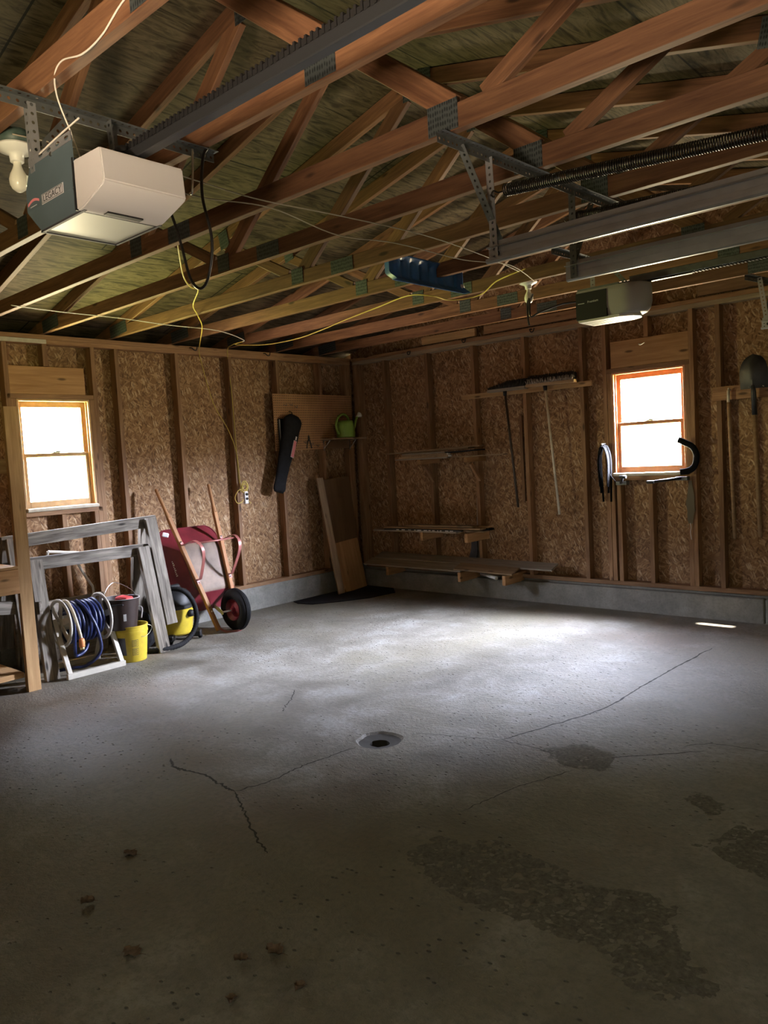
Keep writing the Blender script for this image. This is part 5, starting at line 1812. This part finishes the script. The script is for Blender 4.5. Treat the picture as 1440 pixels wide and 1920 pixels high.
# upper
plank('flat board jutting farthest out on the upper brackets, far end pale', (0.86, -0.165, 1.450), (2.10, -0.055, 1.454), 0.09, 0.013, M['plank'], group=G1)
plank('lowest grey strip on the upper brackets', (0.80, -0.19, 1.4505), (1.50, -0.185, 1.4505), 0.05, 0.014, M['greyplank'], group=G1)
s_a = plank('second strip up on the upper brackets, white rounded end', (0.86, -0.195, 1.468), (1.52, -0.190, 1.468), 0.06, 0.016, M['plank'], group=G1)
s_b = plank('third strip up on the upper brackets, white rounded end', (0.90, -0.190, 1.486), (1.50, -0.185, 1.488), 0.06, 0.016, M['plank'], group=G1)
for q, (x, y, z) in ((s_a, (1.521, -0.190, 1.468)), (s_b, (1.501, -0.185, 1.488))):
    bm = new()
    b_tube(bm, [(x, y - 0.028, z), (x, y + 0.028, z)], 0.0085, 10)
    obj('white_end', bm, M['white'], q)
plank('fourth strip up on the upper brackets, narrow and grey', (0.90, -0.185, 1.504), (1.47, -0.180, 1.506), 0.06, 0.015, M['greyplank'], group=G1)
plank('wide black panel lying in the stack on the upper brackets', (1.46, -0.10, 1.500), (1.82, -0.09, 1.512), 0.20, 0.013, M['cloth'], group=G1)
plank('topmost thin board sloping up on the upper brackets', (0.70, -0.20, 1.521), (1.84, -0.08, 1.553), 0.10, 0.014, M['plank'], group=G1)
plank('thin brown board just under the topmost one on the upper brackets', (0.86, -0.12, 1.515), (1.72, -0.09, 1.535), 0.12, 0.013, M['plank'], group=G1)
# middle
plank('bottom board on the middle brackets, front edge flecked white', (0.46, -0.20, 0.690), (1.60, -0.195, 0.690), 0.12, 0.015, M['greyplank'], group=G2)
t_ = plank('dark strip with a row of white chips along the middle brackets', (0.62, -0.235, 0.7045), (1.66, -0.230, 0.7045), 0.04, 0.013, M['blade'], group=G2)
rng = random.Random(5)
bm = new()
x = 0.80
while x < 1.58:
    w = rng.uniform(0.012, 0.05)
    b_box(bm, (x, -0.2572, 0.7005), (min(x + w, 1.6), -0.2545, 0.7075))
    x += w + rng.uniform(0.012, 0.05)
obj('white_chip', bm, M['white'], t_)
plank('rear board on the middle brackets running toward the corner', (0.35, -0.08, 0.690), (1.84, -0.075, 0.690), 0.10, 0.015, M['plank'], group=G2)
plank('pale ended board second from the top on the middle brackets', (0.58, -0.17, 0.721), (1.86, -0.150, 0.723), 0.11, 0.017, M['plank'], group=G2)
plank('dark board in the middle bracket stack', (0.90, -0.07, 0.708), (1.90, -0.06, 0.711), 0.09, 0.018, M['cloth'], group=G2)
plank('topmost board on the middle brackets', (0.88, -0.15, 0.742), (1.76, -0.140, 0.744), 0.10, 0.019, M['plank'], group=G2)
plank('second topmost board on the middle brackets, shifted to the window', (1.0, -0.06, 0.731), (1.88, -0.05, 0.734), 0.07, 0.018, M['header'], group=G2)
# low planks
plank('long grey plank at the front of the low blocks', (0.30, -0.20, 0.330), (1.64, -0.205, 0.322), 0.15, 0.017, M['greyplank'], group=G3, up=(0, -0.34, 1))
plank('short brown plank overlapping at the front of the low blocks', (1.56, -0.210, 0.340), (2.26, -0.215, 0.326), 0.145, 0.014, M['plank'], group=G3, up=(0, -0.34, 1))
plank('longest grey plank at the back of the low blocks', (0.34, -0.062, 0.385), (2.60, -0.066, 0.365), 0.14, 0.017, M['greyplank'], group=G3, up=(0, -0.34, 1))
tag(obj('pipe', (lambda b: (b_tube(b, [(1.75, -0.06, 0.252), (2.05, -0.235, 0.252)], 0.017, 12), b)[1])(new()), M['porcelain']), 'white pipe lying under the low planks', 'pipe')
# crooked dark board leaning below the middle brackets
bm = new()
b_prism(bm, [(1.50, 0.300), (1.62, 0.305), (1.665, 0.46), (1.662, 0.64), (1.60, 0.64), (1.59, 0.50), (1.56, 0.40)], -0.022, -0.004, AX_XZ)
tag(obj('broken_board', bm, M['blade']), 'broken dark board leaning under the middle brackets', 'board')
lean2 = beam('lumber_board', (1.62, 0.10, 0.30), (1.655, 0.10, 1.02), 0.06, 0.016, M['greyplank'], None, (0, 1, 0))
tag(lean2, 'short grey board standing in the stud bay above the middle brackets', 'board')
plank('tall thin grey strip standing beside the fourth stud from the corner', (2.205, 0.085, 0.98), (2.195, 0.095, 1.82), 0.03, 0.02, M['stud'], 'wood_strip', up=(0, 1, 0))

# tools by the edge
t = thing('wood_ledger', 'short wooden ledger the shovel and the tool handle hang from', 'ledger', (4.4, 0.02, 1.85))
box('board', (4.062, 0.0005, 1.795), (4.78, 0.0295, 1.905), M['stud'], t, 0.002, 'x')
for x in (4.205, 4.36, 4.46):
    bm = new()
    b_tube(bm, [(x, 0.0, 1.87), (x, -0.055, 1.878)], 0.004, 6)
    obj('nail', bm, M['steel'], t)
t = thing('tool_pole', 'worn wooden tool pole with a pale tip hung beside the shovel', 'tool handle', (4.2, -0.02, 1.28))
bm = new()
b_tube(bm, [(4.195, -0.025, 1.775), (4.20, -0.025, 1.60), (4.215, -0.016, 0.69), (4.215, -0.016, 0.675)], [0.015, 0.017, 0.016, 0.010], 10)
obj('pole', bm, M['tool_wood'], t)
bm = new()
b_tube(bm, [(4.194, -0.025, 1.775), (4.193, -0.025, 1.868)], 0.0115, 10)
b_tube(bm, spline([(4.193, -0.025, 1.868), (4.196, -0.03, 1.885), (4.205, -0.045, 1.883)], 4), 0.004, 6)
obj('pale_tip', bm, M['pole_white'], t)
t = thing('shovel', 'round-point shovel with dark blade hung blade up on the wall', 'shovel', (4.38, -0.03, 1.3))
bm = new()
n = 14
outline = []
for i in range(n + 1):
    u = i / n
    z = 1.865 + 0.265 * u
    w = 0.105 * (1.0 if u < 0.45 else math.sqrt(max(0.0, 1 - ((u - 0.45) / 0.55) ** 2)))
    outline.append((z, w, u))
rows = []
xc = 4.388
for z, w, u in outline:
    row = []
    for k in range(9):
        s = -1 + k / 4
        dish = -0.045 + 0.030 * (s * s) * (1 if w > 0.02 else 0) - 0.02 * math.sin(PI * u)
        ridge = -0.016 * math.exp(-(s / 0.16) ** 2) * (1 - u)
        row.append(bm.verts.new((xc + w * s, dish + ridge, z)))
    rows.append(row)
for a, b in zip(rows, rows[1:]):
    for k in range(8):
        bm.faces.new((a[k], a[k + 1], b[k + 1], b[k]))
bmesh.ops.remove_doubles(bm, verts=bm.verts, dist=1e-4)
solid(bm, 0.002)
bmesh.ops.recalc_face_normals(bm, faces=bm.faces)
smooth(obj('blade', bm, M['blade'], t), 50)
bm = new()
b_tube(bm, [(xc, -0.052, 1.90), (xc, -0.046, 1.84), (xc + 0.004, -0.040, 1.66)], [0.012, 0.020, 0.021], 10)
obj('socket', bm, M['blade'], t)
bm = new()
b_tube(bm, [(xc + 0.004, -0.040, 1.67), (xc + 0.022, -0.024, 0.72), (xc + 0.022, -0.024, 0.70)], [0.0195, 0.0175, 0.012], 10)
obj('pole', bm, M['tool_wood'], t)

# fold-down rack arms and rubber loops by the right window
def bolt_on_arm(label, x, y1, z, dx, dz, s):
    t = thing('wall_rack_arm', label, 'wall rack', (x, 0, z), 'metal rack arms under the window')
    bm = new()
    b_box(bm, (x - 0.05, -0.0315, z - 0.02), (x + 0.05, -0.0285 + 0.0565, z + 0.012), None, 0.002)
    obj('base_plate', bm, M['darksteel'], t)
    bm = new()
    b_tube(bm, [(x, -0.035, z), (x + dx, y1, z + dz)], 0.012, 10)
    obj('arm', bm, M['arm_steel'], t)
    bm = new()
    for q in ((x + dx, y1, z + dz), ):
        b_lathe(bm, [(0.007, -0.03), (0.014, -0.03), (0.014, 0.03), (0.007, 0.03), (0.007, -0.03)], 14, Matrix.Translation(q) @ Matrix.Rotation(PI / 2, 4, 'Y'))
    obj('tip_roller', bm, M['arm_steel'], t)
    return t
bolt_on_arm('chrome folding rack arm under the window corner beside the rubber loops', 3.27, -0.12, 1.150, 0.06, 0.055, 1)
bolt_on_arm('long chrome folding rack arm under the window corner beside the black strap', 3.80, -0.20, 1.180, -0.19, -0.02, -1)
bm = new()
def loop(x0, x1, zt, zb, y):
    b_tube(bm, spline([(x0, y, zb), (x0 - 0.01, y, zt - 0.15), (x0 + 0.012, y - 0.01, zt - 0.03), ((x0 + x1) / 2, y - 0.015, zt), (x1 - 0.008, y - 0.01, zt - 0.03), (x1 + 0.01, y, zt - 0.15), (x1, y, zb)], 8), 0.008, 7, flat=1.6)
loop(3.075, 3.145, 1.492, 1.06, -0.02)
loop(3.082, 3.155, 1.486, 0.98, 0.004)
loop(3.078, 3.150, 1.478, 1.12, -0.045)
b_tube(bm, spline([(3.15, -0.03, 1.26), (3.18, -0.03, 1.21), (3.22, -0.03, 1.16)], 5), 0.004, 6)
tag(smooth(obj('rubber_strap', bm, M['strap']), 70), 'black rubber loops hanging beside the window on the corner side', 'strap')
bm = new()
hk = spline([(3.115, 0.028, 1.50), (3.115, -0.03, 1.502), (3.115, -0.055, 1.492), (3.115, -0.06, 1.505)], 5)
b_tube(bm, hk, 0.004, 6)
tag(obj('wall_hook', bm, M['steel']), 'steel hook the black rubber loops hang from', 'hook')
bm = new()
pts = spline([(3.795, -0.05, 1.500), (3.84, -0.055, 1.478), (3.905, -0.05, 1.44), (3.935, -0.045, 1.38), (3.930, -0.04, 1.31), (3.905, -0.04, 1.262), (3.86, -0.045, 1.238), (3.805, -0.055, 1.232)], 8)
b_tube(bm, pts, 0.026, 10, flat=0.5)
tag(smooth(obj('foam_arm', bm, M['strap']), 70), 'black padded hook arm curving out beside the window near the shovel', 'hook')
# dusty web hanging from the rack arm
bm = new()
rows = []
for i in range(11):
    u = i / 10
    z = 1.155 - 0.36 * u
    w = 0.010 + 0.024 * math.sin(PI * min(1, u * 0.9)) ** 1.2
    rows.append([bm.verts.new((3.862 + s * w * (1 + 0.3 * mnoise.noise(V((u * 5, s, 1)))) - 0.008 * u, 0.012 + 0.010 * mnoise.noise(V((s * 3, u * 6, 4))), z)) for s in (-1, -0.4, 0.3, 1)])
for a, b in zip(rows, rows[1:]):
    for k in range(3):
        bm.faces.new((a[k], b[k], b[k + 1], a[k + 1]))
solid(bm, 0.002)
bmesh.ops.recalc_face_normals(bm, faces=bm.faces)
t = thing('dusty_rag', 'grey dusty rag trailing down below the window corner', 'rag', (3.86, 0.01, 1.15))
smooth(obj('cloth', bm, M['web'], t), 70)
bm = new()
b_tube(bm, spline([(3.852, 0.012, 0.80), (3.856, 0.014, 0.76), (3.85, 0.014, 0.72), (3.856, 0.018, 0.66)], 5), 0.0025, 5)
obj('string', bm, M['white'], t)
# hooks up along the plates
def jhook(label, p, s=1):
    bm = new()
    x, y, z = p
    b_tube(bm, spline([(x, y + 0.03, z + 0.02), (x, y - 0.01, z + 0.018), (x + 0.02 * s, y - 0.03, z - 0.01), (x + 0.045 * s, y - 0.03, z - 0.012), (x + 0.06 * s, y - 0.03, z + 0.02)], 6), 0.005, 6)
    return tag(obj('screw_hook', bm, M['black']), label, 'hook', 'screw hooks along the top plates')
jhook('black screw hook on the plate above the upper lumber brackets', (0.88, 0.0, 2.585))
jhook('black screw hook on the plate above the brooms ledger end', (1.61, 0.0, 2.612))
jhook('black screw hook on the plate under the bare bulb beyond the tray', (2.40, 0.0, 2.600))
def jhook_l(label, y, z):
    bm = new()
    b_tube(bm, spline([(-0.03, y, z + 0.01), (0.02, y, z + 0.01), (0.04, y + 0.02, z - 0.015), (0.04, y + 0.045, z - 0.01), (0.04, y + 0.055, z + 0.02)], 6), 0.005, 6)
    return tag(obj('screw_hook', bm, M['black']), label, 'hook', 'screw hooks along the top plates')
jhook_l('black screw hook on the plate above the pegboard', -1.27, 2.615)
jhook_l('black screw hook on the plate above the wheelbarrow', -2.16, 2.615)
bm = new()
b_tube(bm, spline([(3.47, 0.032, 2.335), (3.47, -0.03, 2.332), (3.495, -0.05, 2.322), (3.53, -0.05, 2.335)], 6), 0.004, 6)
tag(obj('screw_hook', bm, M['porcelain']), 'white hook screwed into the header over the window', 'hook', 'screw hooks along the top plates')

# dry leaves on the floor
def leaf(label, x, y, s, a, curl):
    bm = new()
    n = 8
    rows = []
    for i in range(n + 1):
        u = i / n
        w = math.sin(PI * u) ** 0.8 * 0.42 * (1 + 0.35 * math.sin(u * 16))
        rows.append([bm.verts.new((s * (u - 0.5), s * w * k, s * curl * (0.12 + 0.5 * k * k * (1 - 0.4 * u)) + 0.004 + s * 0.05 * math.sin(7 * u + 2 * k))) for k in (-1, -0.5, 0, 0.5, 1)])
    for p, q in zip(rows, rows[1:]):
        for k in range(4):
            bm.faces.new((p[k], q[k], q[k + 1], p[k + 1])).smooth = True
    b_tube(bm, [(s * 0.5, 0, s * curl * 0.12 + 0.005), (s * 0.75, 0.1 * s, 0.004)], 0.001, 4)
    lo = min(v.co.z for v in bm.verts)
    for v in bm.verts:
        v.co.z -= lo - 0.0006
    bmesh.ops.remove_doubles(bm, verts=bm.verts, dist=1e-5)
    return tag(obj('dry_leaf', bm, M['leaf'], None, Matrix.Translation((x, y, 0)) @ Matrix.Rotation(a, 4, 'Z')), label, 'leaf', 'dry leaves on the floor')
leaf('dry leaf fragments lying alone on the floor, farthest of the loose leaves', 3.54, -5.03, 0.060, 0.4, 0.25)
leaf('small curled dark leaf near the side edge of the floor', 3.735, -5.305, 0.045, 1.2, 0.9)
leaf('largest flat tan leaf on the floor', 4.11, -5.35, 0.066, 0.3, 0.16)
leaf('dark curled leaf just beside the stemmed leaf on the floor', 4.42, -5.165, 0.042, 0.8, 0.7)
leaf('brown leaf with a long stem on the floor', 4.47, -5.075, 0.060, 0.2, 0.45)
leaf('pale bent leaf scrap nearest to the camera', 4.54, -5.29, 0.034, 2.2, 0.8)
leaf('torn dark leaf scrap standing on edge near the front', 4.66, -5.14, 0.036, 1.5, 1.1)
# ------------------------------------------------------------------ camera
F_PX = 1450.7413
yaw, pitch, roll = 0.738891915, 0.0719487052, -0.0557789468
cy, sy, cp, sp_ = math.cos(yaw), math.sin(yaw), math.cos(pitch), math.sin(pitch)
fwd = V((-sy * cp, cy * cp, -sp_))
right = V((cy, sy, 0))
upv = right.cross(fwd)
cr, sr = math.cos(roll), math.sin(roll)
r2 = right * cr + upv * sr
u2 = right * -sr + upv * cr
cam = bpy.data.cameras.new('camera')
cam.sensor_fit = 'VERTICAL'
cam.sensor_height = 36.0
cam.lens = F_PX / 1920.0 * 36.0
cam.clip_start = 0.02
co = bpy.data.objects.new('camera', cam)
COL.objects.link(co)
Mc = Matrix((r2, u2, -fwd)).transposed().to_4x4()
Mc.translation = (6.305, -6.48, 1.5)
co.matrix_world = Mc
S.camera = co

# ------------------------------------------------------------------ daylight
# the sky is blue overhead, hidden by trees low down, and the ground outside is sunlit grass
w = bpy.data.worlds.new('daylight')
S.world = w
w.use_nodes = True
nt = w.node_tree
nt.nodes.clear()
class WT(NT):
    def __init__(self, tree):
        self.t = tree
wt = WT(nt)
out = wt.n('ShaderNodeOutputWorld')
bg = wt.n('ShaderNodeBackground')
wt.l(bg.outputs[0], out.inputs[0])
tc = wt.n('ShaderNodeTexCoord')
d = tc.outputs['Generated']
sp3 = wt.n('ShaderNodeSeparateXYZ')
wt.l(d, sp3.inputs[0])
nx_, ny_, nz_ = sp3.outputs
leafn = wt.noise(d, 5.0, 4, 0.6)
hor = wt.math('SQRT', wt.math('ADD', wt.math('MULTIPLY', nx_, nx_), wt.math('ADD', wt.math('MULTIPLY', ny_, ny_), 1e-4)))
hx = wt.math('DIVIDE', nx_, hor)
hy = wt.math('DIVIDE', ny_, hor)
# the tree line: tall straight out from the gable and low toward the far corner; likewise off the window wall
openr = wt.math('MULTIPLY', wt.step(hx, 0.25, 0.70), wt.step(ny_, 0.0, 0.1))
openl = wt.math('MULTIPLY', wt.math('SUBTRACT', 1.0, wt.step(hy, -0.70, -0.25)), wt.math('SUBTRACT', 1.0, wt.step(nx_, -0.1, 0.0)))
shut = wt.math('MULTIPLY', wt.math('SUBTRACT', 1.0, wt.step(hx, -0.45, -0.05)), wt.step(ny_, 0.0, 0.1))
thr = wt.math('SUBTRACT', wt.math('ADD', 0.41, wt.math('MULTIPLY', shut, 0.12)), wt.math('ADD', wt.math('MULTIPLY', openr, OPEN_R), wt.math('MULTIPLY', openl, OPEN_L)))
el = wt.math('ADD', wt.math('SUBTRACT', nz_, thr), wt.math('MULTIPLY', wt.math('SUBTRACT', leafn, 0.5), 0.22))
skym = wt.step(el, -0.05, 0.07)
nearside = wt.math('MULTIPLY', wt.math('SUBTRACT', 1.0, wt.step(ny_, -0.25, -0.02)), wt.step(nx_, -0.25, -0.05))
notnear = wt.math('SUBTRACT', 1.0, nearside)
skym = wt.math('MULTIPLY', wt.math('MULTIPLY', skym, notnear), wt.step(ny_, -0.88, -0.68))       # sky masked on the near side so the front floor stays dark
gm = wt.math('SUBTRACT', 1.0, wt.step(nz_, -0.07, 0.02))
gap = wt.step(wt.noise(d, 14.0, 3, 0.6), 0.55, 0.66)
trees = wt.mix(wt.math('MULTIPLY', gap, 0.5), TREE_A, TREE_B)
# level with the window the view opens under the branches to a bright lawn
low = wt.math('MULTIPLY', wt.step(nz_, -0.10, 0.0), wt.math('SUBTRACT', 1.0, wt.step(nz_, 0.06, 0.17)))
low = wt.math('MULTIPLY', wt.math('MULTIPLY', low, notnear), wt.step(ny_, -0.88, -0.68))
trees = wt.mix(low, trees, wt.mix(wt.step(ny_, -0.1, 0.3), HAZE_L, HAZE_R))
# the sky is partly veiled by branches off the window wall, and scaled down toward the door side to dim the floor
veil = wt.math('MULTIPLY', wt.mix(wt.step(ny_, 0.15, 0.45), (VEIL_L,) * 3, (1, 1, 1)), wt.mix(wt.step(hx, -0.50, -0.02), (VEIL_D,) * 3, (1, 1, 1)))
vx = wt.math('MAXIMUM', veil, wt.math('MULTIPLY', wt.math('SUBTRACT', 1.0, wt.step(ny_, 0.1, 0.2)), VEIL_L))
sk = wt.mix(1.0, SKY, vx, 'MULTIPLY')
sk = wt.mix(1.0, sk, wt.mix(wt.step(hx, 0.15, 0.45), (1, 1, 1), (2.3, 2.3, 2.25)), 'MULTIPLY')
col = wt.mix(skym, trees, sk)
# ground: warm and bright off the gable side, yellow-green off the window wall side, dull on the near side
side = wt.step(ny_, -0.2, 0.5)
near = wt.math('SUBTRACT', 1.0, wt.step(ny_, -0.75, -0.45))
gcol = wt.mix(side, GRASS, GROUND)
# added glow band on the near side, angled to reach the nearest truss chords
strip = wt.math('MULTIPLY', wt.math('SUBTRACT', 1.0, wt.step(nz_, -0.36, -0.27)), wt.step(nz_, -0.52, -0.43))
gcol = wt.mix(near, gcol, wt.mix(strip, (0.030, 0.024, 0.018), NEAR_GLOW))
col = wt.mix(gm, col, gcol)
wt.l(col, bg.inputs['Color'])
bg.inputs['Strength'].default_value = WSTR

def portal(loc, rot, sx, sy):
    l = bpy.data.lights.new('window_portal', 'AREA')
    l.shape = 'RECTANGLE'
    l.size, l.size_y = sx, sy
    l.cycles.is_portal = True
    o = bpy.data.objects.new('window_portal', l)
    COL.objects.link(o)
    o.location = loc
    o.rotation_euler = rot
    return o
zc_ = (WL[1] + WL[3]) / 2
portal((-0.115, (WL[0] + WL[2]) / 2, zc_), (0, -PI / 2, 0), WL[3] - WL[1], WL[2] - WL[0])
portal(((WR[0] + WR[2]) / 2, 0.145, zc_), (-PI / 2, 0, 0), WR[2] - WR[0], WR[3] - WR[1])
portal(((WN_ADDED[0] + WN_ADDED[2]) / 2, YN - 0.125, (WN_ADDED[1] + WN_ADDED[3]) / 2), (PI / 2, 0, 0), WN_ADDED[2] - WN_ADDED[0], WN_ADDED[3] - WN_ADDED[1])

sl = bpy.data.lights.new('sun', 'SUN')
sl.energy = SUN_E
sl.angle = math.radians(0.53)
sl.color = (1.0, 0.94, 0.84)
so = bpy.data.objects.new('sun', sl)
COL.objects.link(so)
sd_ = V((-1.0, 0.012, -0.62))
so.matrix_world = sd_.to_track_quat('-Z', 'Y').to_matrix().to_4x4()

# ------------------------------------------------------------------ render look
S.view_settings.view_transform = 'Standard'
S.view_settings.look = 'None'
S.view_settings.gamma = 1.0
S.view_settings.use_curve_mapping = False
S.view_settings.exposure = EXPO
cyc = S.cycles
cyc.max_bounces = 8
cyc.use_adaptive_sampling = True
cyc.adaptive_threshold = 0.05
cyc.adaptive_min_samples = 16
cyc.diffuse_bounces = 3
cyc.glossy_bounces = 4
cyc.transparent_max_bounces = 12
cyc.caustics_reflective = False
cyc.caustics_refractive = False
cyc.sample_clamp_indirect = 8.0
cyc.use_denoising = True
